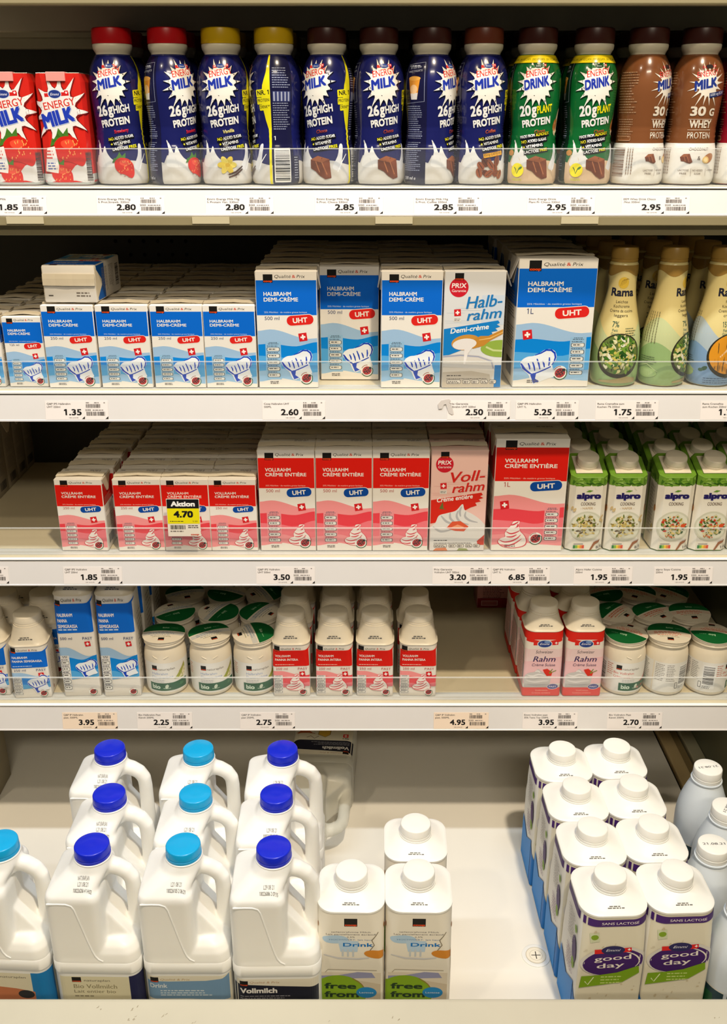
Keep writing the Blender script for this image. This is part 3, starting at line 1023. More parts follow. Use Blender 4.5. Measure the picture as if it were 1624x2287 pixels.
W5, D5, H5 = .0695, .048, .134
W2, D2, H2 = .0597, .041, .0960
W12, D12, H12 = .0455, .0365, .082
W1, D1, H1 = .0893, .062, .1475
W5R, H5R = .0698, .134
qp_blue = {}
BR = {}
BR['b500'] = brick('half_cream_carton', W5, D5, H5, qp_front(W5 * 1000, H5 * 1000, 'blue', '500 ml', 'HALBRAHM', 'DEMI-CRÈME'), .0012, side=True, band=((14, 96, 190), .632, .925), seed=2)
BR['b250'] = brick('small_half_cream_carton', W2, D2, H2, qp_front(W2 * 1000, H2 * 1000, 'blue', '250 ml', 'HALBRAHM', 'DEMI-CRÈME'), .0012, side=True, band=((14, 96, 190), .632, .925), seed=3)
BR['b125'] = brick('mini_half_cream_carton', W12, D12, H12, qp_front(W12 * 1000, H12 * 1000, 'blue', '125 ml', 'HALBRAHM', 'DEMI-CRÈME'), .0015, side=True, band=((14, 96, 190), .632, .925), seed=4)
BR['b1000'] = brick('large_half_cream_carton', W1, D1, H1, qp_front(W1 * 1000, H1 * 1000, 'blue', '1L', 'HALBRAHM', 'DEMI-CRÈME', True), .002, side=True, band=((14, 96, 190), .632, .925), seed=5)
BR['bprix'] = brick('budget_half_cream_carton', W5, D5, H5, prix_front(W5 * 1000, H5 * 1000, 'blue'), .0015, side=True, seed=6, card=mat('pale_grey_card', (226, 222, 216), .45, noise=.03))
BR['r500'] = brick('full_cream_carton', W5R, D5, H5R, qp_front(W5R * 1000, H5R * 1000, 'red', '500 ml', 'VOLLRAHM', 'CRÈME ENTIÈRE'), .0012, side=True, band=((206, 34, 24), .632, .925), seed=7)
BR['r250'] = brick('small_full_cream_carton', W2 - .001, D2, H2, qp_front(W2 * 1000 - 1, H2 * 1000, 'red', '250 ml', 'VOLLRAHM', 'CRÈME ENTIÈRE'), .0016, side=True, band=((206, 34, 24), .632, .925), seed=8)
BR['r1000'] = brick('large_full_cream_carton', W1, D1, H1 + .001, qp_front(W1 * 1000, H1 * 1000 + 1, 'red', '1L', 'VOLLRAHM', 'CRÈME ENTIÈRE', True), .002, side=True, band=((206, 34, 24), .632, .925), seed=9)
BR['rprix'] = brick('budget_full_cream_carton', W5, D5, H5, prix_front(W5 * 1000, H5 * 1000, 'red'), .0015, side=True, seed=10, card=mat('pale_pink_card', (236, 204, 194), .45, noise=.03))
# a pale grey carton seen only from its side
a = Art(); side_print(a, D2 * 1000, H2 * 1000, 4)
BR['grey'] = brick('grey_carton', W2, D2, H2 * 1.06, a, .001, side=True, seed=12, card=mat('dull_grey_card', (170, 160, 140), .5, noise=.05))

# ------------------------------------------------------------------ screw caps
def cap_me(r, h, n=36, rib=True, top=.0012):
    prof = [(0, r * .985), (0, r), (h * .28, r), (h * .30, r * .965), (h * .34, r * .965), (h * .36, r * .99), (h - top, r * .97), (h - top * .4, r * .95), (h, r * .90), (h, r * .25), (h - .0001, r * .1)]
    return lathe_me(prof, n)


# ------------------------------------------------------------------ cartons with a plastic screw top
def top_pack(name, hw, hb, ht, capr, art=None, body=None, topr=None, sidecol=None, topm=PLW, neck_z=None, lip=.0025, matte=PAPER):
    """square base turning into a rounded square under a plastic top with a screw cap; ht = whole height"""
    topr = topr or hw * .62
    rings = [(0, hw - .0006, hw - .0006, .0015), (.001, hw, hw, .0022), (hb * .55, hw, hw, .0035), (hb * .80, hw + .0002, hw + .0002, hw * .34), (hb, hw + .0004, hw + .0004, topr)]
    fine = []
    for p, q in zip(rings, rings[1:]):
        m = 1 if q[0] - p[0] < .01 else 6
        for k in range(m):
            t = k / m
            fine.append(tuple(p[i] + (q[i] - p[i]) * t for i in range(4)))
    fine.append(rings[-1])
    root = obj(name, loft_me(fine, 8, 2), body or CARD, None, True)
    ch = .0145 if capr > .0165 else .013
    nz = ht - ch
    nr = capr * 1.04
    H = nz - hb
    tr = [(hb, hw + .0004, hw + .0004, topr), (hb + .0003, hw + .0012, hw + .0012, topr), (hb + lip, hw + .0012, hw + .0012, topr), (hb + lip + .0008, hw + .0002, hw + .0002, topr)]
    for k in range(1, 8):
        t = k / 8
        e = t * t * (3 - 2 * t) * .5 + t * .5
        h2 = hw + (nr - hw) * t
        r2 = min(h2, topr + (nr - topr) * t + (h2 - topr) * t * .8)
        tr.append((hb + lip + .0008 + (H - lip - .0016) * e, h2, h2, r2))
    tr += [(nz - .0006, nr, nr, nr), (nz + .001, nr, nr, nr)]
    shoulder = obj('plastic_top', loft_me(tr, 8, 2), topm, root, True)
    c = obj('screw_cap', cap_me(capr, ch), topm, root, True)
    c.location.z = nz
    if art:
        art.build('printed_label', matte, root, body_surf(fine), ucuts=frange(-hw * 2600, hw * 2600, 1.25), vcuts=frange(0, hb * 1000, 2.0), clip=(-hw * 2900, .7, hw * 2900, hb * 1000 - .3), smooth=True, base=.0003, step=.016)
    # stamped date on the sloping top, towards the front
    a = Art()
    z0, z1 = hb + lip + .0010, hb + H * .75
    a.greek(-7, 6, 2.2, 1, 1, 1.1, (96, 96, 96), 5)
    a.greek(-9, 10, 0.0, 1, 1, 1.2, (96, 96, 96), 6)

    def slope(u, v, o):
        t = .30 + v / 1 * 1000 * .055
        i = min(max(t * (len(tr) - 7) + 4, 4), len(tr) - 3)
        k = int(i); fr = i - k
        z = tr[k][0] + (tr[k + 1][0] - tr[k][0]) * fr
        y = -(tr[k][2] + (tr[k + 1][2] - tr[k][2]) * fr)
        return (u, y - .0003, z + .00035)
    a.build('date_stamp', PAPER, root, slope)
    return root


def gooday_art(hw, hb):
    W = hw * 2000; H = hb * 1000
    a = Art()
    a.rect(-W * 1.4, 0, W * 1.4, H, (226, 220, 200))
    a.rect(-W * 1.4, 0, -W * .5, H, (236, 234, 228)); a.rect(W * .5, 0, W * 1.4, H, (236, 234, 228))
    # oat flakes on the front
    R = random.Random(5)
    for k in range(26):
        a.ell(R.uniform(-W * .42, W * .42), R.uniform(H * .1, H * .9), R.uniform(1, 2.6), R.uniform(.6, 1.6), R.choice([(212, 204, 182), (204, 192, 164), (232, 228, 212)]), 8, R.uniform(0, 90))
    a.rect(-W * .42, H * .928, W * .62, H * .984, (70, 34, 110))
    a.rect(-W * 1.3, H * .928, -W * .56, H * .984, (70, 34, 110)); a.rect(-W * .50, H * .928, -W * .45, H * .984, (70, 34, 110))
    a.text('SANS LACTOSE', W * .06, H * .944, H * .020, (236, 226, 230), W * .56, bold=.01, al='C')
    a.rect(-W * .37, H * .80, -W * .23, H * .875, (206, 212, 180), 8); a.ell(-W * .30, H * .84, W * .055, W * .05, (130, 164, 40))
    # splash and purple badge
    a.ell(0.02 * W, H * .635, W * .50, H * .125, (214, 210, 204), 30, 6)
    a.ell(0.02 * W, H * .625, W * .46, H * .112, (66, 30, 104), 30, 6)
    a.line([(W * .02 + W * .40 * math.cos(math.radians(t)), H * .63 + H * .092 * math.sin(math.radians(t))) for t in range(-30, 80, 10)], 1.7, (232, 226, 214), True)
    a.rect(-W * .28, H * .705, W * .26, H * .742, (220, 40, 34), 3)
    a.ell(0, H * .728, W * .18, H * .037, (44, 40, 92), 20); a.text('Emmi', 0, H * .719, H * .020, (226, 226, 236), W * .22, 'C', shear=.3)
    a.swiss(W * .24, H * .732, W * .075, 3)
    a.text('good', -W * .27, H * .635, H * .042, (240, 232, 226), W * .56, bold=.012, rot=4)
    a.text('day', -W * .22, H * .573, H * .042, (240, 232, 226), W * .42, bold=.012, rot=4)
    a.poly([(-W * .46, H * .41), (-W * .2, H * .425), (W * .2, H * .45), (W * .44, H * .53), (W * .42, H * .59), (W * .1, H * .535), (-W * .2, H * .515), (-W * .44, H * .51)], (124, 164, 26))
    a.line([(-W * .38, H * .465), (-W * .33, H * .435), (-W * .25, H * .50)], 1.2, (224, 234, 190))
    a.greek(-W * .14, W * .24, H * .495, 3, H * .026, H * .009, (196, 216, 130), 9)
    # blue sweep at the foot
    a.poly([(-W * .62, 0), (-W * .62, H * .36), (-W * .5, H * .30), (-W * .4, H * .18), (-W * .3, H * .07), (W * .3, H * .06), (W * .5, H * .12), (W * .62, H * .3), (W * .62, 0)], (24, 110, 190))
    R2 = random.Random(9)
    a.ell(0, H * .14, W * .36, H * .13, (226, 214, 178), 24)
    for k in range(18): a.ell(R2.uniform(-W * .28, W * .28), H * .16 + R2.uniform(-H * .08, H * .08), 2.2, 1.3, R2.choice([(212, 196, 150), (190, 166, 118), (236, 228, 206)]), 8, R2.uniform(0, 180))
    # left side: badge edge, green tab, text, blue foot
    for sg in (-1, 1):
        cx = sg * W * .98
        a.poly([(sg * W * .62, 0), (sg * W * .62, H * .40), (sg * W * 1.0, H * .30), (sg * W * 1.40, H * .40), (sg * W * 1.40, 0)], (30, 132, 214))
        a.ell(sg * W * .70, H * .64, W * .11, H * .10, (66, 30, 104)); a.ell(sg * W * .72, H * .52, W * .07, H * .045, (124, 164, 26)); a.ell(sg * W * .66, H * .81, W * .05, H * .03, (124, 164, 26))
        a.greek(cx - W * .1, cx + W * .28, H * .86, 11, H * .022, H * .008, (170, 164, 160), 12)
        a.greek(cx - W * .1, cx + W * .28, H * .55, 8, H * .022, H * .008, (150, 120, 150), 13)
    return a


def drink_art(hw, hb):
    W = hw * 2000; H = hb * 1000
    a = Art()
    a.rect(-W * 1.4, 0, W * 1.4, H, (238, 232, 218))
    a.coop(-W * .10, H * .895, W * .20, W * .155)
    a.text('teilentrahmte Milch', 0, H * .842, H * .012, (110, 106, 112), W * .60, 'C'); a.text('Lait partiellement écrémé', 0, H * .822, H * .012, (110, 106, 112), W * .76, 'C'); a.text('2,5%', 0, H * .800, H * .011, (110, 106, 112), W * .12, 'C')
    a.ell(-W * .24, H * .785, W * .20, H * .035, (178, 206, 230)); a.poly([(-W * .2, H * .78), (W * .12, H * .77), (W * .10, H * .68), (-W * .16, H * .68)], (186, 210, 232))
    a.text('HOCHWERT. lait haut', -W * .0, H * .778, H * .010, (90, 130, 180), W * .66, 'C')
    a.text('Drink', -W * .12, H * .725, H * .032, (24, 118, 196), W * .46, bold=.02)
    a.line([(W * .42, H * .84), (W * .32, H * .78), (W * .36, H * .74), (W * .26, H * .67)], 1.1, (140, 130, 110))
    a.ell(W * .38, H * .66, W * .18, H * .034, (214, 140, 50), 20, -8)
    for x in (-.14, -.06, .02): a.rect(W * x, H * .64, W * x + 2, H * .70, (198, 206, 214))
    a.line([(-W * .42, H * .655), (-W * .2, H * .625), (W * .1, H * .62), (W * .28, H * .63)], 2.4, (208, 208, 212), True)
    a.poly([(-W * .46, H * .50), (W * .46, H * .50), (W * .46, H * .1), (-W * .46, H * .1)], (222, 212, 194))
    a.line([(-W * .40, H * .50), (-W * .36, H * .525), (W * .4, H * .52)], .8, (170, 160, 140))
    a.poly([(-W * .46, H * .47), (-W * .2, H * .475), (W * .1, H * .505), (W * .32, H * .50), (W * .38, H * .455), (-W * .46, H * .44)], (150, 152, 186))
    a.poly([(W * .0, H * .44), (W * .46, H * .40), (W * .46, H * .2), (W * .0, H * .2)], (206, 192, 170))
    a.ell(-W * .2, H * .31, W * .44, H * .165, (132, 170, 30), 32)
    a.line([(W * .02, H * .45), (W * .16, H * .40), (W * .23, H * .34)], 1, (150, 110, 60))
    a.text('free', -W * .42, H * .355, H * .052, (34, 58, 30), W * .50, bold=.03); a.text('from', -W * .42, H * .28, H * .052, (34, 58, 30), W * .54, bold=.03)
    a.ell(W * .24, H * .325, W * .16, H * .048, (36, 134, 200)); a.text('Lactose', W * .24, H * .318, H * .014, (226, 238, 246), W * .22, 'C')
    for sg in (-1, 1):
        a.ell(sg * W * .56, H * .86, 1.6, 3.2, (176, 120, 60)); a.ell(sg * W * .57, H * .50, 1.6, 4, (200, 140, 60))
        a.greek(sg * W - W * .25, sg * W + W * .25, H * .8, 9, H * .03, H * .009, (170, 160, 150), 21)
        a.rect(sg * W * .5, 0, sg * W * .515, H * .7, (214, 204, 186))
    return a


def past_art(hw, hb, kind, vol, l1, l2, l3=None):
    """screw-cap cream packs: same family of print, label on the front wrapping a little round the corners"""
    W = hw * 2000; H = hb * 1000
    a = Art()
    s = SCH[kind]
    X = lambda f: (f - .5) * W
    Y = lambda f: f * H
    tall = l3 is not None
    bt = .90 if not tall else .93
    bb = bt - (.30 if not tall else .28)
    a.poly([(X(-.03), Y(bb)), (X(.0), Y(bb - .01)), (X(1.0), Y(bb)), (X(1.0), Y(bt)), (X(1.12), Y(bt + .035)), (X(1.12), Y(bt + .045)), (X(.9), Y(bt + .004)), (X(-.03), Y(bt))], s['main'])
    wave(a, W, H, [(0, .50), (.2, .50), (.8, .41), (1, .42)], [(0, .2), (1, .2)], s['w1'])
    wave(a, W, H, [(0, .40), (.2, .40), (.6, .375), (1, .42)], [(0, .19), (1, .25)], s['w2'])
    wave(a, W, H, [(0, .27), (.3, .265), (.6, .24), (1, .28)], [(0, .17), (1, .2)], s['w3'])
    a.coop(X(.03), Y(bt - .02), W * .17, W * .16)
    a.text('Qualité', X(.23), Y(bt + .022), H * .030, (70, 62, 60), W * .28, shear=.18); a.text('&', X(.54), Y(bt + .022), H * .030, (214, 60, 30), W * .06); a.text('Prix', X(.63), Y(bt + .022), H * .030, (70, 62, 60), W * .15, shear=.18)
    ls = [l for l in (l1, l2, l3) if l]
    hh = .044 if not tall else .034
    for i, t in enumerate(ls):
        a.text(t, X(.07), Y(bt - .125 - i * (.072 if not tall else .055)), H * hh, (246, 240, 234), W * min(.052 * len(t), .8), bold=.02)
    a.greek(X(.07), X(.72), Y(bb + .022), 1, 1, H * .012, s['small'], 3)
    a.text(vol, X(.08), Y(bb - .072), H * (.040 if not tall else .026), s['ink'], W * .32)
    a.text('PAST', X(.68), Y(bb - .072), H * (.040 if not tall else .026), s['ink'], W * .26)
    a.swiss(X(.80), Y(bb - .155 if not tall else bb - .115), W * .15)
    nutri(a, X(.02), X(.26), Y(.05), Y(.42), 5, (226, 222, 216))
    if kind == 'blue': chef_hat(a, X(.40), Y(.10 if not tall else .20), W * .58)
    else: cream_swirl(a, X(.34), Y(.12), W * .50)
    ladybug(a, X(.80), Y(.09 if not tall else .05), W * .09)
    for sg in (-1, 1):
        a.greek(sg * W - W * .3, sg * W + W * .3, H * .78, 12, H * .05, H * .014, (176, 166, 152), 31)
        a.ell(sg * W * .72, H * .14, 1.6, 3, (150, 80, 50))
    return a


def emmi_art(hw, hb):
    W = hw * 2000; H = hb * 1000
    a = Art()
    X = lambda f: (f - .5) * W
    Y = lambda f: f * H
    a.rect(-W * 1.4, 0, W * 1.4, H, (236, 226, 216))
    a.rect(X(-.02), Y(.2), X(1.02), Y(.74), (236, 190, 194))
    wave(a, W, H, [(0, .74), (.5, .73), (1, .74)], [(0, .55), (1, .62)], (236, 208, 208))
    a.rect(-W * 1.4, Y(.885), W * 1.4, Y(1.0), (222, 40, 26))
    wave(a, W, H, [(0, .90), (.5, .86), (1, .90)], [(0, .85), (.5, .83), (1, .85)], (222, 40, 26))
    a.rect(X(.20), Y(.80), X(.78), Y(.865), (222, 40, 26), 1)
    a.ell(X(.5), Y(.82), W * .20, H * .062, (226, 226, 232)); a.ell(X(.5), Y(.82), W * .18, H * .052, (34, 62, 140)); a.ell(X(.56), Y(.85), W * .08, H * .02, (120, 150, 200))
    a.text('Emmi', X(.5), Y(.803), H * .034, (240, 240, 246), W * .26, 'C', shear=.3)
    a.swiss(X(.80), Y(.835), W * .11, 3)
    a.text('Schweizer', X(.28), Y(.675), H * .046, (92, 84, 90), W * .46, shear=.15)
    a.text('Rahm', X(.22), Y(.545), H * .085, (60, 40, 92), W * .60, bold=.01, shear=.2)
    a.text('Crème Suisse', X(.20), Y(.475), H * .042, (84, 64, 96), W * .62, shear=.15)
    a.poly(rounded([(X(.03), Y(.17)), (X(.03), Y(.32)), (X(.14), Y(.37)), (X(.28), Y(.385)), (X(.38), Y(.43)), (X(.46), Y(.395)), (X(.6), Y(.345)), (X(.72), Y(.31)), (X(.71), Y(.2)), (X(.6), Y(.145)), (X(.1), Y(.145))]), (200, 196, 194))
    for k, (cc, col) in enumerate((([(.08, .34), (.24, .32), (.40, .345), (.58, .325)], (230, 226, 224)), ([(.06, .29), (.25, .265), (.45, .29), (.66, .29)], (184, 180, 180)), ([(.08, .25), (.3, .225), (.5, .24), (.68, .245)], (228, 224, 222)), ([(.12, .19), (.35, .175), (.62, .19)], (186, 182, 182)), ([(.30, .39), (.37, .40), (.44, .375)], (232, 228, 226)))):
        a.line(rounded([(X(x), Y(y)) for x, y in cc], 4, False), H * .024, col, True)
    a.poly([(X(.50), Y(.42)), (X(.62), Y(.435)), (X(.76), Y(.38)), (X(.74), Y(.325)), (X(.62), Y(.32)), (X(.56), Y(.36))], (212, 48, 30))
    a.line([(X(.68), Y(.36)), (X(.86), Y(.41))], 1, (110, 140, 50)); a.line([(X(.68), Y(.37)), (X(.76), Y(.43))], 1.2, (110, 140, 50))
    a.rect(-W * 1.4, 0, W * 1.4, Y(.14), (222, 50, 38))
    a.ell(X(.80), Y(.155), W * .15, H * .045, (230, 220, 230), 20, 4); a.ell(X(.80), Y(.155), W * .14, H * .039, (74, 78, 150), 20, 4); a.text('PAST', X(.80), Y(.142), H * .026, (230, 226, 240), W * .2, 'C', bold=.02)
    a.text('Vollrahm', X(.5), Y(.085), H * .022, (244, 170, 150), W * .34, 'C'); a.text('Crème entière', X(.5), Y(.045), H * .022, (244, 170, 150), W * .5, 'C')
    for sg in (-1, 1):
        a.rect(sg * W * 1.0 - W * .44, Y(.15), sg * W * 1.0 + W * .4, Y(.72), (238, 196, 196))
        a.line([(sg * W * .62, Y(.62)), (sg * W * .54, Y(.5))], 1, (60, 50, 90)); a.rect(sg * W * .56 - 1.2, Y(.26), sg * W * .56 + 1.2, Y(.5), (196, 196, 220))
        a.greek(sg * W - W * .3, sg * W + W * .3, Y(.68), 12, H * .04, H * .012, (176, 130, 130), 41)
    return a


PK = {}
hw, hb = .0358, .167
PK['good'] = top_pack('lactose_free_drink_carton', hw, hb, .194, .0180, gooday_art(hw, hb), topr=.021, topm=PLW)
hw, hb = .0352, .167
PK['drink'] = top_pack('milk_drink_carton', hw, hb, .194, .0180, drink_art(hw, hb), topr=.019)
hw, hb = .0243, .078
PK['r250'] = top_pack('screw_cap_full_cream_pack', hw, hb, .117, .0188, past_art(hw, hb, 'red', '250 ml', 'VOLLRAHM', 'PANNA INTERA'), topr=.0135, topm=CREAMCAP, lip=.0012)
PK['b250'] = top_pack('screw_cap_half_cream_pack', hw, hb, .117, .0188, past_art(hw, hb, 'blue', '250 ml', 'HALBRAHM', 'PANNA SEMIGRASSA'), topr=.0135, topm=CREAMCAP, lip=.0012)
hb = .150
PK['b500'] = top_pack('tall_screw_cap_half_cream_pack', hw, hb, .188, .0188, past_art(hw, hb, 'blue', '500 ml', 'HALBRAHM', 'PANNA', 'SEMIGRASSA'), topr=.0135, topm=CREAMCAP, lip=.0012)
hw, hb = .0248, .098
PK['emmi'] = top_pack('swiss_cream_pack', hw, hb, .131, .0188, emmi_art(hw, hb), topr=.0145, topm=CREAMCAP, lip=.0012)

# ------------------------------------------------------------------ small white jars with a peel lid
def jar(kind):
    full = kind == 'full'
    prof = [(0, .0245), (.0012, .0262), (.004, .0276), (.012, .0282), (.046, .0283), (.054, .0282), (.060, .0276), (.066, .0260), (.0695, .0243), (.0712, .0240), (.0724, .0262), (.0734, .0271), (.0748, .0271), (.0756, .0262), (.0764, .0262), (.0772, .0274), (.0800, .0274), (.0806, .0268)]
    root = obj('full_cream_jar' if full else 'half_cream_jar', lathe_me(prof, 48), CREAMCAP, None, True)
    rings = [(z, r, r, r) for z, r in prof]
    a = Art()
    a.rect(-88, 6, 88, 51, (234, 232, 226))
    a.coop(-23 if full else -13, 40, 7.4, 7)
    a.text('naturaplan', -14.5 if full else -4.6, 40.2, 3.4, (110, 98, 90), 23)
    if full:
        a.text('Bio Vollrahm', -26, 33.5, 3.6, (206, 70, 50), 27); a.text('Crème entière', -26, 28.0, 3.6, (206, 70, 50), 26)
        a.poly([(3, 12), (10, 20), (20, 25), (27, 34), (24, 24), (16, 16), (26, 18), (14, 10)], (190, 80, 80)); a.poly([(2, 10), (6, 17), (12, 16), (12, 9)], (170, 70, 80))
    else:
        a.text('Halbrahm', -13.5, 33.2, 3.6, (150, 168, 206), 22); a.text('Demi-crème', -13.5, 28.0, 3.6, (150, 168, 206), 29)
        a.poly([(16, 25), (20, 29), (26, 36), (32, 44), (35, 44), (34, 30), (30, 24)], (166, 172, 80)); a.poly([(23, 25), (28, 31), (33, 39), (36, 34), (32, 26)], (236, 226, 196)); a.line([(24, 34), (30, 40), (34, 46)], 1.2, (180, 160, 110))
    a.greek(-14, 6, 24.5, 2, 2.4, .8, (176, 176, 182), 5)
    a.poly([(-18, 8.5), (-5, 8.5), (15, 8.5), (36, 8.5), (36, 22), (15, 20.5), (-18, 20.5)], (24, 92, 60))
    a.text('bio', -14.5, 11.5, 6.4, (216, 232, 216), 11.5, bold=.03)
    a.ell(6, 15.2, 2.2, 3.2, (214, 226, 206), 14, -25); a.line([(1, 12.6), (6, 11.9), (11, 12.4)], .7, (190, 214, 196)); a.rect(24, 14, 30, 18, (60, 120, 80))
    for x0, x1 in ((44, 62), (64, 84), (-86, -72), (-71, -59)):
        a.greek(x0, x1, 47, 10, 2.6, .8, (128, 124, 120), 7)
    a.rect(-54, 11, -37, 47, (240, 240, 238)); a.bars(-53, -39, 18, 45, (36, 34, 34), 30, 6, True)
    a.greek(-36, -26, 46, 6, 3, .9, (196, 110, 90), 9)
    a.rrect(-58.5, 12, -54.5, 21, 1, (60, 58, 56)); a.rrect(-57.9, 12.7, -55.1, 20.3, .8, (236, 234, 230)); a.greek(-53, -40, 14, 2, 2.2, .9, (100, 96, 92), 3)
    a.build('printed_label', LABELP, root, body_surf(rings, .0283), ucuts=frange(-90, 90, 2), vcuts=frange(4, 54, 6), smooth=True)
    # embossed smile on the shoulder
    pts = [(-.011 + .0022 * k, .0605 - .0035 * math.sin(math.pi * k / 10)) for k in range(11)]
    sf = body_surf(rings, .0283)
    obj('embossed_mark', tube_me([sf(u, z, .0001) for u, z in pts[:4]] , .0007, 6), CREAMCAP, root, True)
    obj('embossed_mark', tube_me([sf(u, z, .0001) for u, z in pts[-4:]], .0007, 6), CREAMCAP, root, True)
    # peel lid, slightly domed, printed
    bm = bmesh.new()
    N, M = 40, 6
    rr = .0284

    def hgt(x, y):
        r2 = (x * x + y * y) / rr ** 2
        return .0812 + .0030 * (1 - r2) + .0007 * math.sin(3 * math.atan2(y, x)) * r2
    loops = []
    for m in range(M, -1, -1):
        r = rr * m / M if m else 0.0005
        loops.append([bm.verts.new((r * math.cos(2 * math.pi * k / N), r * math.sin(2 * math.pi * k / N), hgt(r * math.cos(2 * math.pi * k / N), r * math.sin(2 * math.pi * k / N)))) for k in range(N)])
    for A, B in zip(loops, loops[1:]):
        for k in range(N): bm.faces.new((A[k], A[(k + 1) % N], B[(k + 1) % N], B[k]))
    bm.faces.new(loops[-1])
    low = [bm.verts.new((v.co.x, v.co.y, v.co.z - .0005)) for v in loops[0]]
    for k in range(N): bm.faces.new((low[k], low[(k + 1) % N], loops[0][(k + 1) % N], loops[0][k]))
    bm.faces.new(list(reversed(low)))
    lid = obj('peel_lid', bm_mesh(bm), CREAMCAP, root, True)
    a = Art()
    a.poly([(rr * 990 * math.cos(math.radians(t)), rr * 990 * math.sin(math.radians(t))) for t in range(2, 180, 6)], (16, 96, 46))
    a.text('bio', -3, 8.2, 4.2, (170, 204, 170), 9, bold=.02); a.greek(9, 20, 9, 1, 1, .9, (130, 180, 140), 4)
    ink = (214, 110, 80) if full else (150, 160, 170)
    a.rect(-27, -7.5, 27, -.5, (206, 204, 198) if not full else (228, 206, 186))
    a.greek(-20, 19, -3.0, 2, 3.2, 1.5, ink, 11); a.greek(-16, 15, -10.2, 1, 3, 1.2, ink, 12)
    a.coop(-4, -22, 8, 6); a.greek(-13, 12, -13.5, 1, 2.6, .9, (150, 150, 120), 15)
    a.build('lid_print', PAPER, lid, lambda u, v, o: (u, v, hgt(u, v) + o), ucuts=frange(-30, 30, 4), vcuts=frange(-30, 30, 4))
    return root


PK['jar_half'] = jar('half')
PK['jar_full'] = jar('full')

# ------------------------------------------------------------------ tall drink bottles
BPROF = [(0, .0235), (.0012, .0262), (.0035, .0277), (.0070, .0283), (.022, .0282), (.034, .0276), (.0405, .0264), (.0425, .0257), (.0445, .0260), (.0470, .0253), (.0495, .0258), (.0520, .0250), (.0545, .0255), (.0570, .0249), (.0600, .0252), (.068, .0258), (.080, .0269), (.090, .0276), (.098, .0278), (.105, .0275), (.112, .0265), (.118, .0248), (.123, .0226), (.127, .0202), (.1295, .0186)]
BR_RINGS = [(z, r, r, r) for z, r in BPROF]


def bottle(name, body_m, cap_m, art):
    root = obj(name, lathe_me(BPROF + [(.1300, .0178)], 56), body_m, None, True)
    obj('neck_ring', lathe_me([(.1288, .0178), (.1310, .0180), (.1325, .0188), (.1350, .0203), (.1372, .0207), (.1392, .0207), (.1402, .0200)], 44), NECKP, root, True)
    cap = [(.1402, .0206), (.1408, .0209), (.1530, .0205), (.1548, .0200), (.1556, .0186), (.1556, .003)]
    me = lathe_me(cap, 72)
    for v in me.vertices:
        if .1405 < v.co.z < .1535:
            a = math.atan2(v.co.x, v.co.y)
            k = 1 + .006 * (1 if int(round(a / (2 * math.pi / 72))) % 2 else -1)
            v.co.x *= k; v.co.y *= k
    obj('cap', me, cap_m, root, True)
    art.build('printed_sleeve', SLEEVE, root, body_surf(BR_RINGS, .028), ucuts=frange(-88, 88, 2), vcuts=[1.2, 3.5, 7, 14, 22, 28, 34, 40.5, 42.5, 44.5, 47, 49.5, 52, 54.5, 57, 60, 64, 68, 74, 80, 85, 90, 94, 98, 105, 112, 115, 118, 120.5, 123, 125, 127], clip=(-88, 1.3, 88, 129.4), smooth=True)
    return root


def strawberry(a, cx, cy, s, rot=0, lf=True):
    P = lambda pts: [(cx + x * s, cy + y * s) for x, y in pts]
    if lf: a.polys([P(q) for q in ([(-.75, .55), (-.35, .95), (-.15, .6)], [(-.5, .75), (-.25, 1.2), (.05, .7)], [(-.15, .8), (.25, 1.15), (.2, .7)], [(-.9, .35), (-.7, .75), (-.3, .5)])], (70, 120, 40), rot, (cx, cy))
    a.poly(P(rounded([(-.62, .5), (-.3, .72), (.1, .74), (.5, .6), (.78, .25), (.85, -.15), (.82, -.6), (.6, -.85), (.3, -.72), (.0, -.55), (-.35, -.45), (-.62, -.15), (-.7, .2)])), (206, 36, 26), rot, (cx, cy))
    a.poly(P(rounded([(-.25, .52), (.25, .56), (.45, .25), (.1, .12), (-.25, .25)])), (226, 76, 52), rot, (cx, cy))
    R = random.Random(2)
    a.polys([[(cx + s * x, cy + s * y), (cx + s * x + .07 * s, cy + s * y + .02 * s), (cx + s * x + .03 * s, cy + s * y - .09 * s)] for x, y in [(R.uniform(-.45, .65), R.uniform(-.32, .5)) for _ in range(26)]], (240, 170, 90), rot, (cx, cy))


def choc(a, cx, cy, s, rot=-12):
    c = (cx, cy)
    P = lambda pts: [(cx + x * s, cy + y * s) for x, y in pts]
    a.poly(P([(-.9, .35), (-.35, .75), (.55, .7), (.6, .5), (.95, -.55), (.55, -.75), (.1, -.6), (-.3, -.35), (-.75, -.25)]), (104, 50, 26), rot, c)
    a.poly(P([(-.9, .35), (-.35, .75), (.55, .7), (.1, .35)]), (150, 84, 48), rot, c)
    a.poly(P([(.05, .35), (.5, .68), (.62, .48), (.9, -.5), (.55, -.55)]), (124, 62, 34), rot, c)
    a.line(P([(-.35, .4), (-.05, -.35)]), .07 * s, (172, 106, 66))
    a.line(P([(.1, .4), (.5, -.5)]), .07 * s, (172, 106, 66))


def beans(a, cx, cy, s):
    R = random.Random(6)
    for k in range(12):
        x, y = cx + R.uniform(-.85, .85) * s, cy + R.uniform(-.5, .6) * s
        r = R.uniform(0, 180)
        a.ell(x, y, .34 * s, .22 * s, R.choice([(120, 60, 34), (96, 46, 26), (146, 78, 46)]), 12, r)
        a.line([(x - .26 * s * math.cos(math.radians(r)), y - .26 * s * math.sin(math.radians(r))), (x + .26 * s * math.cos(math.radians(r)), y + .26 * s * math.sin(math.radians(r)))], .05 * s, (60, 28, 18))


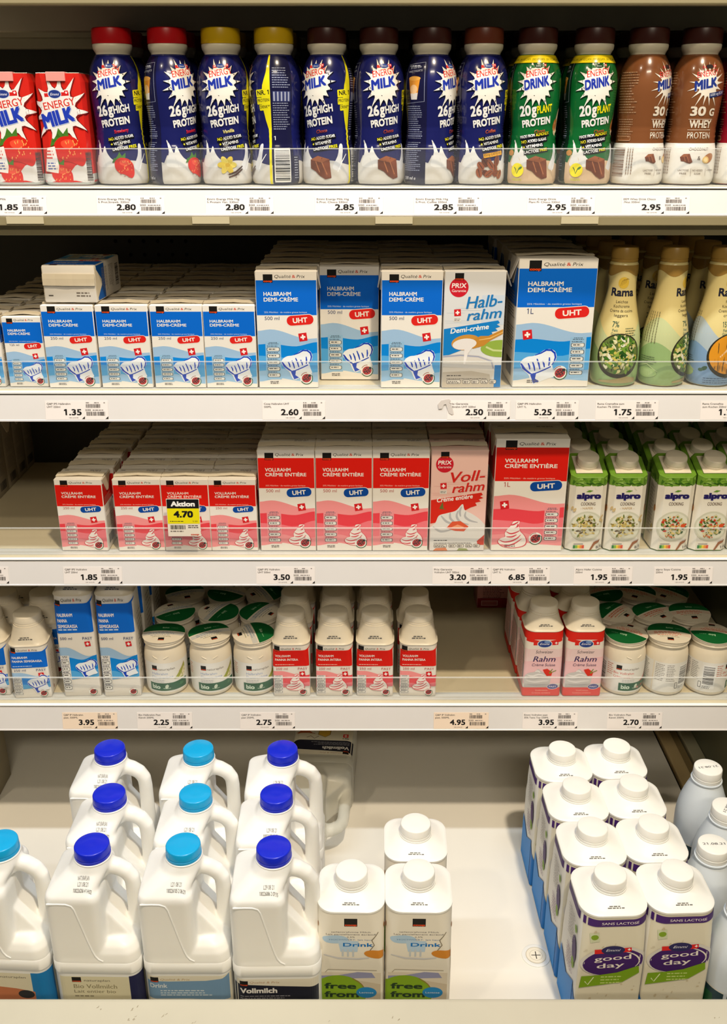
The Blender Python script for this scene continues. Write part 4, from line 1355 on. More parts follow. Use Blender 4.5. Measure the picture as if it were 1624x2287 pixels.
def vanilla(a, cx, cy, s):
    for k in range(6):
        t = 2 * math.pi * k / 6
        a.ell(cx - .2 * s + .38 * s * math.cos(t), cy + .15 * s + .34 * s * math.sin(t), .42 * s, .24 * s, ((226, 204, 90), (214, 186, 62))[k % 2], 14, math.degrees(t))
    a.ell(cx - .15 * s, cy + .15 * s, .2 * s, .16 * s, (196, 160, 40))
    for d in (0, .22): a.line([(cx - .1 * s, cy - .6 * s - d * s), (cx + .5 * s, cy - .4 * s - d * s), (cx + 1.1 * s, cy + .05 * s - d * s)], .15 * s, (70, 40, 28), True)


def energy_sleeve(base, dark, word, big, flav, flavc, motif, nr=True, vegan=False, caff=False):
    a = Art()
    YEL = (232, 220, 30)
    # milk splash round the foot
    pts = [(-88, 0)]
    for u in range(-88, 89, 4):
        pts.append((u, 23 + 2.5 * math.sin(u * .11) + (9 if -27 < u < -13 else 0)))
    pts += [(88, 0)]
    splash = (206, 202, 196) if not vegan else (206, 178, 146)
    a.polys([[(pts[i][0], 0), pts[i], pts[i + 1], (pts[i + 1][0], 0)] for i in range(1, len(pts) - 2)], splash)
    a.poly(rounded([(-25, 20), (-22, 34), (-24.5, 46), (-20, 40), (-16.5, 33), (-13.5, 40), (-10, 33), (-5, 27), (4, 22), (-6, 19)]), (222, 220, 216))
    a.poly(rounded([(18, 18), (24, 30), (27, 41), (31, 41), (29.5, 28), (27, 16)]), (214, 214, 216))
    a.line([(24, 14), (29, 24), (35, 32)], 1.1, (240, 240, 240), True)
    if vegan:
        a.poly([(26, 54), (34, 76), (38, 78), (37, 56), (30, 50)], (226, 200, 160)); a.ell(30, 61, 4.5, 6.5, (176, 106, 50), 14, -20); a.ell(-27, 33, 4, 3, (190, 130, 60))
    # dark text panels: left and right of the front
    a.rect(-62, 1, -31, 128, dark)
    a.greek(-58, -35, 118, 1, 1, 1.3, (190, 196, 214), 3)
    a.line([(-60, 120), (-34, 122), (-34, 84), (-60, 82), (-60, 120)], .5, (160, 166, 190))
    a.text('TRY OUR NEW', -47, 116, 2.0, (190, 196, 214), 17, 'C', rot=4); a.text('WHEY YOGURTS!', -47, 112.6, 2.0, (190, 196, 214), 20, 'C', rot=4)
    a.poly([(-54.5, 106), (-39, 107), (-42, 89), (-51, 88)], (228, 150, 52)); a.ell(-46.8, 106.5, 8.2, 2.2, (240, 176, 80)); a.ell(-47, 96, 5, 4.5, (244, 196, 140)); a.poly([(-51.4, 92), (-41.6, 92.6), (-42.6, 86), (-50.6, 86)], (226, 218, 210))
    a.greek(-59, -36, 79, 16, 2.1, .75, (150, 156, 182), 5); a.greek(-59, -36, 43, 15, 2.0, .7, (150, 156, 182), 6)
    a.text('330 ml e', -59, 5.5, 3.4, (226, 226, 232), 17, bold=.01, shear=.2)
    # yellow strip at the right of the front, back panel, bar code
    if nr:
        st = [(38.8, 0), (38.6, 40), (38.2, 56), (35, 66), (31, 84), (33, 100), (37, 112), (39, 129), (41.2, 129), (41.4, 112), (41.6, 90), (41.6, 60), (41.4, 40), (41.4, 0)]
        a.poly(st, YEL)
        for (x0, y0, x1, y1) in ((24.5, 88.5, 41, 96), (25, 81.5, 41.2, 88), (28, 75.5, 41.2, 81.2)):
            a.rrect(x0, y0, x1, y1, 1, YEL, 4)
        a.text('NR. 1', 26.5, 90, 4.6, (24, 24, 30), 14, bold=.02, rot=4); a.text('PROTEIN', 26, 83.2, 3.2, (24, 24, 30), 14.5, bold=.01, rot=4); a.text('DRINK**', 29, 77, 3.2, (24, 24, 30), 12, bold=.01, rot=4)
    a.rect(42, 1, 66, 128, dark)
    a.greek(44, 64, 116, 9, 2.3, .8, (150, 156, 182), 8); a.rect(44, 84, 64, 94, (60, 66, 110)); a.greek(44, 64, 82, 12, 2.3, .8, (150, 156, 182), 9)
    for k in range(5): a.rect(45 + 4 * k, 84.5, 46.5 + 4 * k, 93.5, (170, 174, 196))
    a.text('1', 44, 46, 4, (226, 226, 232), 2)
    a.rect(44, 3, 62, 38, (228, 226, 222)); a.bars(45, 61, 5, 36, (30, 30, 34), 30, 7, True)
    a.rect(66, 1, 74, 30, dark); a.greek(67, 73, 28, 9, 2.6, .8, (170, 174, 190), 10)
    # starburst with the name
    a.star(0, 101, 25.5, 17.5, 17, (10, 12, 40) if not vegan else (8, 40, 20), .14, .92, 3)
    a.star(-.6, 101.6, 24.4, 16.2, 17, (240, 234, 222), .14, .92, 3)
    rot = 9
    a.rect(-8.5, 116.8, 9, 119.6, (214, 40, 34) if not vegan else (26, 110, 50), 4); a.ell(0, 118.4, 5.0, 2.2, (40, 70, 150) if not vegan else (20, 70, 34)); a.text('Emmi', 0, 117.6, 1.5, (230, 234, 244), 6.5, 'C', shear=.3); a.swiss(8.4, 119.2, 2.6, 4)
    a.text('ENERGY', -12.5, 107, 6.6, (222, 44, 34), 26, bold=.012, rot=rot)
    wcol = (34, 54, 160)
    for d, c in ((.5, (200, 206, 226)), (0, wcol)):
        a.text(word, -13.5 + d, 94.6 - d, 10.2, c, 27, bold=.04, shear=.12, rot=rot + 2)
    # protein claim
    g = (236, 234, 230)
    a.text(big[0], -18, 69.0, 10.6, g, 13, bold=.03, rot=6); a.text('g', -4.4, 71.2, 11.0, g, 5.6, bold=.03, rot=6)
    a.text(big[1], 1.8, 72.0, 7.8, YEL if vegan else g, 18, bold=.03, rot=8)
    a.text('PROTEIN', -14.5, 58.0, 7.6, g, 34, bold=.035, rot=8)
    a.text(flav, 0, 52.4, 3.6, flavc, 17 if len(flav) > 7 else 13, bold=.02, shear=.25, rot=8)
    # claims on black strips
    rows = [('NO', 'ADDED SUGAR'), ('+', 'VITAMINS'), ('LACTOSE', 'FREE')]
    if vegan: rows = [('MADE FROM', 'ALMONDS'), ('NO', 'ADDED SUGAR'), ('+', 'VITAMINS'), ('LACTOSE', 'FREE')]
    y = 46.5 if not vegan else 48.5
    for i, (p, q) in enumerate(rows):
        x0 = -8 + 2.2 * i + (-9 if vegan else 0)
        wd = (31, 24, 29)[min(i, 2)] if not vegan else (36, 31, 24, 27)[i]
        a.rect(x0, y - .6, x0 + wd, y + 3.8, (18, 18, 28), 8)
        yy = y - 2.0
        fy = (p in ('NO', '+'))
        lw = wd * (.22 if p == 'NO' else .14 if p == '+' else .62 if p != 'MADE FROM' else .5)
        a.text(p, x0 + .8, yy + (.6 if i == 0 else .6), 3.0, YEL if fy else (236, 236, 234), lw - 1, bold=.015, rot=8)
        a.text(q, x0 + .8 + lw, yy + .6 + lw * .14, 3.0, YEL if q in ('FREE', 'ALMONDS') else (236, 236, 234), wd - lw - 1.6, bold=.015, rot=8)
        y -= 5.0
    if caff:
        a.rect(-2, 29.5, 22, 33.8, (222, 160, 40), 8); a.text('85mg CAFFEINE', -1, 29.4, 2.6, (40, 30, 20), 21, rot=8)
    if motif == 'straw': strawberry(a, 7, 18.5, 13)
    elif motif == 'choco': choc(a, 5, 18.5, 14.5)
    elif motif == 'coffee': beans(a, 6, 18, 15)
    elif motif == 'vanilla': vanilla(a, 5, 19, 13)
    if vegan:
        a.rect(-88, 121.5, 88, 129, (236, 208, 30))
        for k in range(-4, 5): a.text("I'M VEGAN", k * 18.5, 123.6, 2.3, (60, 90, 30), 16, 'C', rot=2)
        a.ell(-16.5, 15.5, 7.2, 7.2, (236, 220, 30), 26); a.line([(-20, 18.5), (-18.2, 16), (-17, 11.8), (-14.5, 17), (-11.5, 18.8)], .9, (40, 90, 40)); a.ell(-13.2, 17.6, 2.4, 1.2, (70, 120, 40), 12, 35)
        a.text('VEGAN', -17, 4.6, 2.6, (196, 196, 40), 11, 'C', bold=.02)
    else:
        a.polys([[(x, y), (x + 2.6, y + .2), (x + 1.8, y + .9)] for x, y in ((6, 9), (10, 8), (13, 10.5), (2, 11))], (170, 60, 50) if motif == 'straw' else (110, 66, 44))
    return a


NAVY = mat('navy_bottle_sleeve', (23, 27, 88), 0.22, coat=.6, noise=.02)
GREEN = mat('green_bottle_sleeve', (14, 98, 44), 0.22, coat=.6, noise=.02)
BROWNS = mat('brown_bottle_sleeve', (122, 74, 42), 0.22, coat=.6, noise=.02)
REDS = mat('dark_red_bottle_sleeve', (150, 20, 40), 0.22, coat=.6, noise=.02)
BO = {}
dn = (24, 24, 58)
BO['straw'] = bottle('protein_drink_bottle', NAVY, CAPRED, energy_sleeve(None, dn, 'MILK', ('26', 'HIGH'), 'Strawberry', (206, 40, 50), 'straw'))
BO['vanilla'] = bottle('protein_drink_bottle', NAVY, CAPYEL, energy_sleeve(None, dn, 'MILK', ('26', 'HIGH'), 'Vanilla', (214, 200, 120), 'vanilla'))
BO['choco'] = bottle('protein_drink_bottle', NAVY, CAPBRN, energy_sleeve(None, dn, 'MILK', ('26', 'HIGH'), 'Choco', (150, 60, 40), 'choco'))
BO['coffee'] = bottle('protein_drink_bottle', NAVY, CAPCOF, energy_sleeve(None, dn, 'MILK', ('26', 'HIGH'), 'Coffee', (170, 80, 50), 'coffee', caff=True))
BO['green'] = bottle('plant_drink_bottle', GREEN, CAPBRN, energy_sleeve(None, (14, 40, 28), 'DRINK', ('20', 'PLANT'), 'Choco', (150, 80, 40), 'choco', nr=False, vegan=True))


def whey_sleeve():
    a = Art()
    for k in range(30):
        u0 = -87 + k * 5.8
        a.poly([(u0, 1), (u0 + 5.8, 1), (u0 + 5.8, 42), (u0, 42)], (226, 222, 214))
    a.rect(-87, 41.5, 87, 42.8, (238, 234, 226))
    a.star(1, 101, 23, 12, 17, (232, 222, 206), .14, .9, 3)
    a.rect(-7, 116.4, 9, 119, (180, 40, 40), 4); a.ell(1, 117.8, 4.6, 2.0, (50, 40, 40)); a.swiss(8.6, 118.6, 2.2, 4)
    a.text('ENERGY', -11.5, 106.5, 6.0, (206, 60, 60), 25, bold=.01, rot=9)
    for d, c in ((.5, (200, 206, 226)), (0, (36, 54, 130))): a.text('MILK', -13 + d, 94.0 - d, 9.8, c, 25, bold=.045, shear=.12, rot=11)
    a.rect(3, 89.2, 27, 94, (30, 44, 96), 9); a.text('6000 mg BCAA*', 4.5, 89.0, 2.8, (214, 220, 234), 21, rot=9)
    g = (226, 214, 196)
    a.text('30', -15, 70, 9.4, g, 17, bold=.03); a.text('G', 6.5, 70, 7.6, g, 7, bold=.03)
    a.text('WHEY', -14.5, 58, 8.0, g, 26, bold=.03); a.text('PROTEIN', -15.5, 47.5, 6.6, g, 27, bold=.005)
    a.rect(-16, 66.4, 12, 66.8, g); a.rect(-16, 56, 12, 56.3, g)
    a.text('CHOCO/NUT', -11.5, 35.5, 2.9, (92, 70, 56), 22)
    choc(a, -13.5, 27, 7, 6); a.text('&', 0, 26, 4, (90, 70, 60), 3.4, 'C')
    a.ell(11.5, 27.6, 7.5, 4.6, (170, 110, 64), 18, 25); a.ell(8, 26, 4.2, 3.6, (226, 190, 120)); a.ell(8, 26, 2.4, 2.1, (240, 216, 160))
    for x, t in ((-20, ('LACTOSE', 'FREE')), (-5, ('NO ADDED', 'SUGAR')), (11, ('+ VITAMINS', ''))):
        a.text(t[0], x + 5, 14.5, 1.9, (120, 100, 84), 11, 'C')
        if t[1]: a.text(t[1], x + 5, 11.2, 1.9, (120, 100, 84), 7, 'C')
    a.rect(-7.4, 9.5, -7.1, 17.5, (150, 134, 120)); a.rect(9, 9.5, 9.3, 17.5, (150, 134, 120))
    a.greek(-58, -34, 112, 16, 2.6, .8, (176, 140, 108), 5); a.greek(-58, -36, 66, 8, 2.4, .8, (176, 140, 108), 6); a.rrect(-56, 45, -38, 50, 1.5, (176, 140, 108)); a.rrect(-55.6, 45.4, -38.4, 49.6, 1.3, (128, 80, 48))
    a.bars(-58, -42, 9, 38, (130, 104, 90), 30, 3, True)
    for k in range(3): a.greek(-39 + 2.6 * k, -37.6 + 2.6 * k, 36, 9, 3.1, 2.2, (150, 130, 114), 7 + k)
    a.greek(46, 52, 110, 30, 3.3, 2.0, (230, 200, 190), 9)
    return a


BO['whey'] = bottle('whey_drink_bottle', BROWNS, CAPBRN, whey_sleeve())
BO['berry'] = bottle('whey_drink_bottle', REDS, CAPBRN, whey_sleeve())


# ------------------------------------------------------------------ strawberry milk cartons (eight-cornered)
def straw_carton():
    W, D, H = .0540, .046, .111
    rings = [(0, W / 2 - .0035, D / 2 - .003, .008), (.0035, W / 2, D / 2, .010), (H * .5, W / 2 - .0006, D / 2 - .0006, .011), (H - .008, W / 2 - .0005, D / 2 - .0005, .010), (H, W / 2 - .003, D / 2 - .001, .006)]
    fine = []
    for p, q in zip(rings, rings[1:]):
        for k in range(5): fine.append(tuple(p[i] + (q[i] - p[i]) * k / 5 for i in range(4)))
    fine.append(rings[-1])
    root = obj('strawberry_milk_carton', loft_me(fine, 2, 1), mat('red_coated_card', (206, 36, 26), .28, coat=.4, noise=.03), None, False)
    a = Art()
    a.rect(-60, 0, 60, 12, (206, 204, 200))
    R = random.Random(2)
    a.poly([(-28, 0), (-27, 10), (-16, 8), (0, 9), (10, 20), (18, 24), (28, 26), (28, 0)], (214, 212, 210))
    a.star(-1, 74, 39, 24, 13, (120, 20, 20), .16, .84, 5, .3); a.star(-1.4, 74.6, 37, 22.6, 13, (232, 228, 222), .16, .82, 5, .3)
    a.rect(-15, 89, 11, 92.6, (206, 38, 36), 3); a.ell(-4, 91.2, 7.2, 4.6, (206, 214, 230)); a.ell(-4, 91.2, 6.5, 4.0, (40, 58, 130)); a.text('Emmi', -4, 89.8, 2.6, (236, 236, 244), 9.5, 'C', shear=.3); a.swiss(8.5, 92.6, 4, 4)
    a.text('ENERGY', -16.5, 75.5, 7.6, (214, 48, 40), 34, bold=.012, rot=9)
    for d, c in ((.7, (176, 186, 214)), (0, (36, 60, 176))): a.text('MILK', -18.5 + d, 57 - d, 15.0, c, 35, bold=.05, shear=.06, rot=14)
    strawberry(a, 4, 35, 20, 8); strawberry(a, -6, 10, 15, -4)
    a.poly([(-22, 14), (-19, 38), (-11, 40), (-7, 20), (-8, 13)], (238, 234, 228), -4, (-15, 25))
    a.greek(-20, -11, 34, 3, 3.4, 1.8, (214, 90, 84), 3); a.greek(-19.5, -9, 22, 3, 2.8, 1.4, (96, 110, 170), 4)
    a.rect(-60, -1, 60, 3, (206, 210, 208))
    a.bars(22, 29, 5, 34, (70, 60, 60), 30, 4, True)
    a.build('printed_front', SLEEVE, root, body_surf(fine), ucuts=frange(-44, 44, 1.25), vcuts=frange(0, 111, 3), clip=(-44, .5, 44, H * 1000 - .3), step=.012)
    # silver seal and folded top
    bm = bmesh.new(); add_box(bm, -W / 2 + .004, W / 2 - .004, -D / 2 + .004, D / 2 - .006, H, H + .0010, .0004)
    obj('top_foil', bm_mesh(bm), mat('pale_foil', (206, 200, 190), .2, metal=.7), root)
    obj('pull_tab', box_me(-.011, .009, -D / 2 - .0012, -D / 2 + .010, H - .0075, H + .0016, .0005), mat('pale_tab', (226, 150, 140), .35), root)
    return root


BO['carton'] = straw_carton()


# ------------------------------------------------------------------ tapered cooking cream bottles
def rama(kind):
    prof = [(0, .0225), (.0015, .0252), (.005, .0268), (.014, .0274), (.035, .0274), (.050, .0268), (.062, .0256), (.074, .0232), (.086, .0203), (.098, .0178), (.108, .0164), (.118, .0160), (.128, .0164), (.134, .0166), (.139, .0163), (.1412, .0150), (.1416, .0140)]
    root = obj('cooking_cream_bottle', lathe_me(prof, 48), mat('cream_sleeve_' + kind, (222, 204, 140), .28, coat=.5, noise=.03), None, True)
    obj('cap', lathe_me([(.1413, .0140), (.1416, .0152), (.1438, .0153), (.1443, .0149), (.1450, .0149), (.1454, .0154), (.1560, .0151), (.1576, .0143), (.158, .012), (.158, .002)], 56), GOLDCAP, root, True)
    rings = [(z, r, r, r) for z, r in prof]
    a = Art()
    green, blue = kind == 'green', kind == 'blue'
    low = (150, 178, 118) if green else (128, 160, 196)
    mid = (196, 202, 150) if green else (176, 190, 196)
    a.polys([[(u, 0), (u + 4, 0), (u + 4, 66 - 14 * math.cos((u + 4) * .07)), (u, 66 - 14 * math.cos(u * .07))] for u in range(-84, 84, 4)], mid)
    a.polys([[(u, 0), (u + 4, 0), (u + 4, 40 - 12 * math.cos((u + 4) * .07)), (u, 40 - 12 * math.cos(u * .07))] for u in range(-84, 84, 4)], low)
    a.polys([[(u, 142), (u, 129 + 3.2 * math.cos(u * .105)), (u + 4, 129 + 3.2 * math.cos((u + 4) * .105)), (u + 4, 142)] for u in range(-84, 84, 4)], (168, 132, 66))
    a.ell(0, 119, 10, 6.5, (222, 186, 70))
    for k in range(4): a.line([(-6 + 3 * k, 115 + k), (-3 + 3 * k, 121 + k), (1 + 3 * k, 123)], .6, (120, 90, 40), True)
    a.text('Rama', 0, 104, 9.4, (40, 42, 60), 44, 'C', bold=.03)
    for i, t in enumerate(('Leichte', 'Kochcreme', 'Crema da cucina', 'leggera') if green else ('Feine', 'Kochcreme', 'Crema da cucina', 'cremosa')):
        a.text(t, 0, 96.5 - i * 5, 3.2, (86, 78, 60), min(len(t) * 2.9, 36), 'C')
    a.text('7%' if green else '15%', -6, 70, 6.5, (40, 86, 74), 9, 'C', bold=.01); a.text('Fett', -6, 65, 3, (70, 110, 96), 7, 'C'); a.text('Grassi', -6, 61, 3, (70, 110, 96), 9, 'C')
    a.greek(7, 22, 68, 4, 2.6, .9, (96, 110, 80), 4)
    # bowl
    a.ell(2, 37, 27, 26, (52, 48, 36), 40); a.ell(2, 38.5, 24.5, 23, (100, 118, 60) if green else (222, 150, 40), 36)
    R = random.Random(8)
    if green:
        many = [(70, 120, 40), (44, 88, 34), (216, 206, 150), (232, 228, 206), (150, 170, 70), (206, 190, 90), (34, 70, 30), (226, 222, 180), (120, 160, 60)]
        for k in range(230):
            x, y = R.uniform(-22, 26), R.uniform(16, 61)
            if (x - 2) ** 2 / 24 ** 2 + (y - 38.5) ** 2 / 22.5 ** 2 < .86:
                a.ell(x, y, R.uniform(1.4, 4.6), R.uniform(.9, 2.0), R.choice(many), 8, R.uniform(0, 180))
                a.L -= .7
    else:
        a.line([(-10, 36), (-2, 44), (8, 40), (4, 30), (-4, 28)], 3, (240, 210, 170), True); a.ell(2, 40, 4, 3, (90, 110, 50)); a.ell(-26, 22, 4, 2.4, (60, 90, 70), 10, 30); a.ell(-30, 20, 3, 2, (70, 100, 80))
    a.poly([(-20, 7), (-5, 9), (12, 13), (26, 10), (26, 5), (-20, 5)], (166, 150, 104)) if green else a.greek(-26, 26, 10, 3, 2.6, .9, (80, 100, 130), 5)
    # back of the sleeve: panels of small print
    a.poly([(44, 130), (54, 124), (60, 121), (66, 124), (76, 130)], (168, 132, 66))
    a.greek(-62, -40, 34, 4, 2.6, .8, (90, 100, 80), 9); a.line([(-72, 20), (-52, 26), (-38, 18)], 1.2, (190, 206, 150), True); a.ell(-52, 16, 13, 6, (168, 196, 128)); a.ell(-52, 16, 9, 4, (178, 202, 138))
    for k in range(5): a.greek(-46 - 4 * k, -44.8 - 4 * k, 84, 12, 3.0, 2.2, (120, 116, 84), 12 + k)
    a.build('printed_sleeve', SLEEVE, root, body_surf(rings, .0273), ucuts=frange(-84, 84, 2), vcuts=[1.5, 5, 14, 22, 30, 36, 42, 48, 54, 60, 66, 72, 78, 84, 92, 98, 104, 108, 113, 118, 123, 128, 131, 134, 136.5], clip=(-85, 1.6, 85, 138.5), smooth=True)
    return root


BO['rama_green'] = rama('green')
BO['rama_blue'] = rama('blue')


# ------------------------------------------------------------------ cooking cartons with a slanted green top
def alpro(kind):
    W, D, H, HB = .0460, .0460, .0980, .1140
    r = .0065
    bm = bmesh.new()
    def octo(z0, z1, ins=0):
        hw, hd = W / 2 - ins, D / 2 - ins
        p = [(-hw + r, -hd), (hw - r, -hd), (hw, -hd + r), (hw, hd - r), (hw - r, hd), (-hw + r, hd), (-hw, hd - r), (-hw, -hd + r)]
        return [bm.verts.new((x, y, z0 + (z1 - z0) * (y + hd) / (2 * hd))) for x, y in p]
    L = [octo(0, 0, .001), octo(.002, .002), octo(H, HB), octo(H + .001, HB + .001, .0012)]
    for A, B in zip(L, L[1:]):
        for k in range(8): bm.faces.new((A[k], A[(k + 1) % 8], B[(k + 1) % 8], B[k]))
    bm.faces.new(list(reversed(L[0]))); bm.faces.new(L[-1])
    root = obj('oat_cooking_carton' if kind == 'oat' else 'soya_cooking_carton', bm_mesh(bm), mat('leafy_green_card_' + kind, (112, 156, 48), .4, noise=.2, scale=90), None, False)
    sl = math.atan2(HB - H, D)
    cz = (H + HB) / 2 + .001
    plate = obj('cap_plate', box_me(-.0165, .0165, -.0175, .0165, 0, .0016, .0007), CREAMCAP, root)
    plate.location = (0, 0, cz); plate.rotation_euler = (sl, 0, 0)
    c = obj('screw_cap', cap_me(.0138, .0125, 32), CREAMCAP, root, True)
    c.location = (0, -.0006 * 0, cz + .0012); c.rotation_euler = (sl, 0, 0)
    hw, q = W * 500, r * 1000 * 1.414

    def surf(u, v, o):
        s = 1 if u >= 0 else -1
        d = abs(u) * .001 * 1000
        d = abs(u)
        f = W / 2 - r
        if d <= f: return (s * d, -D / 2 - o, v)
        d -= f
        L2 = r * math.sqrt(2)
        if d <= L2:
            t = d / L2
            return (s * (f + r * t + o * .7), -D / 2 + r * t - o * .7, v)
        d -= L2
        return (s * (W / 2 + o), -D / 2 + r + d, v)
    a = Art()
    a.rect(-60, 0, 60, 93, (236, 230, 216))
    R = random.Random(3)
    ed = [(u, 91 + 3.4 * math.sin(u * .55) + 1.6 * math.sin(u * 1.3)) for u in range(-62, 63, 2)]
    a.polys([[(p[0], 88), p, q2, (q2[0], 88)] for p, q2 in zip(ed, ed[1:])], (236, 230, 216))
    for k in range(60):
        a.ell(R.uniform(-56, 56), R.uniform(94, 104), R.uniform(2, 5), R.uniform(1, 2), R.choice([(92, 140, 36), (128, 172, 60), (70, 118, 30), (150, 188, 90)]), 9, R.uniform(0, 180))
    for x in (-12, 12, 2, -3): a.line([(x - 5, 95 + R.uniform(-1, 3)), (x, 97), (x + 5, 95)], 1.1, (40, 84, 24), True)
    for d, c in ((.35, (150, 150, 190)), (0, (36, 28, 96))): a.text('alpro', d, 75.5 - d, 8.6, c, 30, 'C', bold=.055)
    a.poly([(-4, 85.2), (0, 87.6), (5, 86.8), (1, 84.8)], (100, 150, 40))
    a.text('COOKING', 0, 66, 4.6, (112, 92, 76), 18, 'C', bold=.012)
    if kind == 'oat': a.text('- HAFER -', 0, 60.6, 3.0, (196, 160, 100), 18, 'C')
    a.ell(0 if kind == 'oat' else 0, 36, 21.5, 21.5, (206, 204, 182), 36); a.ell(0, 36, 19, 19, (222, 220, 200), 32)
    cols = [(196, 170, 90), (150, 130, 60), (214, 194, 120), (110, 120, 50), (90, 70, 40), (230, 214, 160)] if kind == 'oat' else [(206, 110, 50), (70, 110, 40), (222, 196, 120), (44, 80, 34), (196, 60, 40), (230, 206, 150), (150, 150, 60)]
    for k in range(110):
        t, rr = R.uniform(0, 6.28), 16.5 * math.sqrt(R.random())
        a.ell(-1 + rr * math.cos(t), 35.5 + rr * math.sin(t) * .95, R.uniform(1, 3), R.uniform(.7, 1.5), R.choice(cols), 7, R.uniform(0, 180))
    if kind == 'oat':
        for x, y in ((-19, 62), (-16, 60), (19, 50), (17, 46), (20, 43)): a.ell(x, y, 3, 1.6, (206, 180, 130), 9, R.uniform(0, 90))
    else: a.ell(12, 37, 3, 2.6, (214, 84, 40))
    a.poly([(6, 1), (9, 8), (11, 13), (14, 15), (20, 17), (17, 13), (13, 10), (10, 4), (8, 1)], (150, 90, 48))
    a.text('8.3%' if kind == 'oat' else '14%', 14.5, 4, 4, (70, 62, 60), 9, bold=.01)
    a.rrect(-15.5, 2.5, 0, 11.5, 1, (232, 226, 214)); a.rect(-14, 10, -2, 11, (90, 84, 80))
    for k, c in enumerate(((40, 120, 60), (130, 180, 60), (232, 200, 50), (228, 140, 40), (214, 70, 36))): a.rect(-14.5 + 2.8 * k, 4, -11.7 + 2.8 * k, 9, c)
    for sg in (-1, 1):
        for k in range(4): a.greek(sg * (34 + 4 * k) - .6, sg * (34 + 4 * k) + .6, 84, 14, 5, 3.4, (120, 110, 100), 5 + k)
        a.ell(sg * 27, 60, 2, 5, (170, 120, 70)); a.ell(sg * 30, 30, 3, 6, (200, 180, 120))
    a.build('printed_front', PAPER, root, lambda u, v, o: surf(u, v * .938, o), ucuts=[(W / 2 - r) * 1000, -(W / 2 - r) * 1000, (W / 2 - r) * 1000 + q, -(W / 2 - r) * 1000 - q], clip=(-56, 1.5, 56, 104.2))
    return root


BO['oat'] = alpro('oat')
BO['soya'] = alpro('soya')


# ------------------------------------------------------------------ milk jugs
def solid(bm_list, voxel, smooth_n, name):
    """one continuous surface grown over a set of closed volumes"""
    bm = bmesh.new()
    for b in bm_list:
        me = bm_mesh(b); bm.from_mesh(me); bpy.data.meshes.remove(me)
    me = bpy.data.meshes.new(name); bm.to_mesh(me); bm.free()
    o = bpy.data.objects.new('tmp', me); COL.objects.link(o)
    r = o.modifiers.new('r', 'REMESH'); r.mode = 'VOXEL'; r.voxel_size = voxel
    s = o.modifiers.new('s', 'SMOOTH'); s.factor = .5; s.iterations = smooth_n
    dg = bpy.context.evaluated_depsgraph_get()
    out = bpy.data.meshes.new_from_object(o.evaluated_get(dg))
    bpy.data.objects.remove(o); bpy.data.meshes.remove(me)
    return out


def jug_volumes():
    hw, hd = .0472, .0405
    L = []
    b = bmesh.new()                                   # lower body, with a rounded shoulder on the handle side
    loft_bm(b, [(0, hw - .004, hd - .004, .010), (.003, hw, hd, .013), (.116, hw, hd, .013), (.126, hw - .0012, hd - .0012, .014), (.133, hw - .0050, hd - .0045, .015), (.1380, hw - .0115, hd - .010, .016), (.1400, hw - .018, hd - .016, .016)], 6, 2); L.append(b)
    b = bmesh.new()                                   # upper body left of the handle
    cx, w2 = -.0172, .0294
    loft_bm(b, [(.110, w2, hd - .0006, .010, cx, 0), (.196, w2, hd - .0006, .010, cx, 0), (.201, w2 - .001, hd - .0018, .011, cx, 0), (.2045, w2 - .004, hd - .005, .012, cx + .001, 0), (.2180, .0215, .0225, .018, -.0035, 0), (.2260, .0195, .0195, .0195, -.001, 0)], 6, 2); L.append(b)
    b = bmesh.new()                                   # ramp under the handle
    vs = [b.verts.new(p) for p in ((.004, -.032, .11), (.036, -.030, .11), (.036, -.022, .138), (.006, -.022, .180), (.004, .032, .11), (.036, .030, .11), (.036, .022, .138), (.006, .022, .180))]
    for f in ((0, 1, 2, 3), (7, 6, 5, 4), (0, 4, 5, 1), (1, 5, 6, 2), (2, 6, 7, 3), (3, 7, 4, 0)): b.faces.new([vs[i] for i in f])
    L.append(b)
    b = bmesh.new()                                   # handle
    path = [(.002, 0, .214), (.014, 0, .213), (.024, 0, .2105), (.0325, 0, .2050), (.0375, 0, .1965), (.0385, 0, .186), (.0385, 0, .170), (.0385, 0, .150), (.038, 0, .132), (.036, 0, .118)]
    tube_me(path, [.0105, .0098, .0092, .0088, .0086, .0085, .0085, .0088, .0098, .011], 14, b); L.append(b)
    b = bmesh.new()                                   # neck
    loft_bm(b, [(.205, .0185, .0185, .0185, -.001, 0), (.2290, .0185, .0185, .0185, -.001, 0)], 8, 1); L.append(b)
    return L


JUGME = solid(jug_volumes(), .0013, 14, 'jug_body')


CAPNONE = plain('whitish_cap_plastic', (214, 212, 204), 0.3)


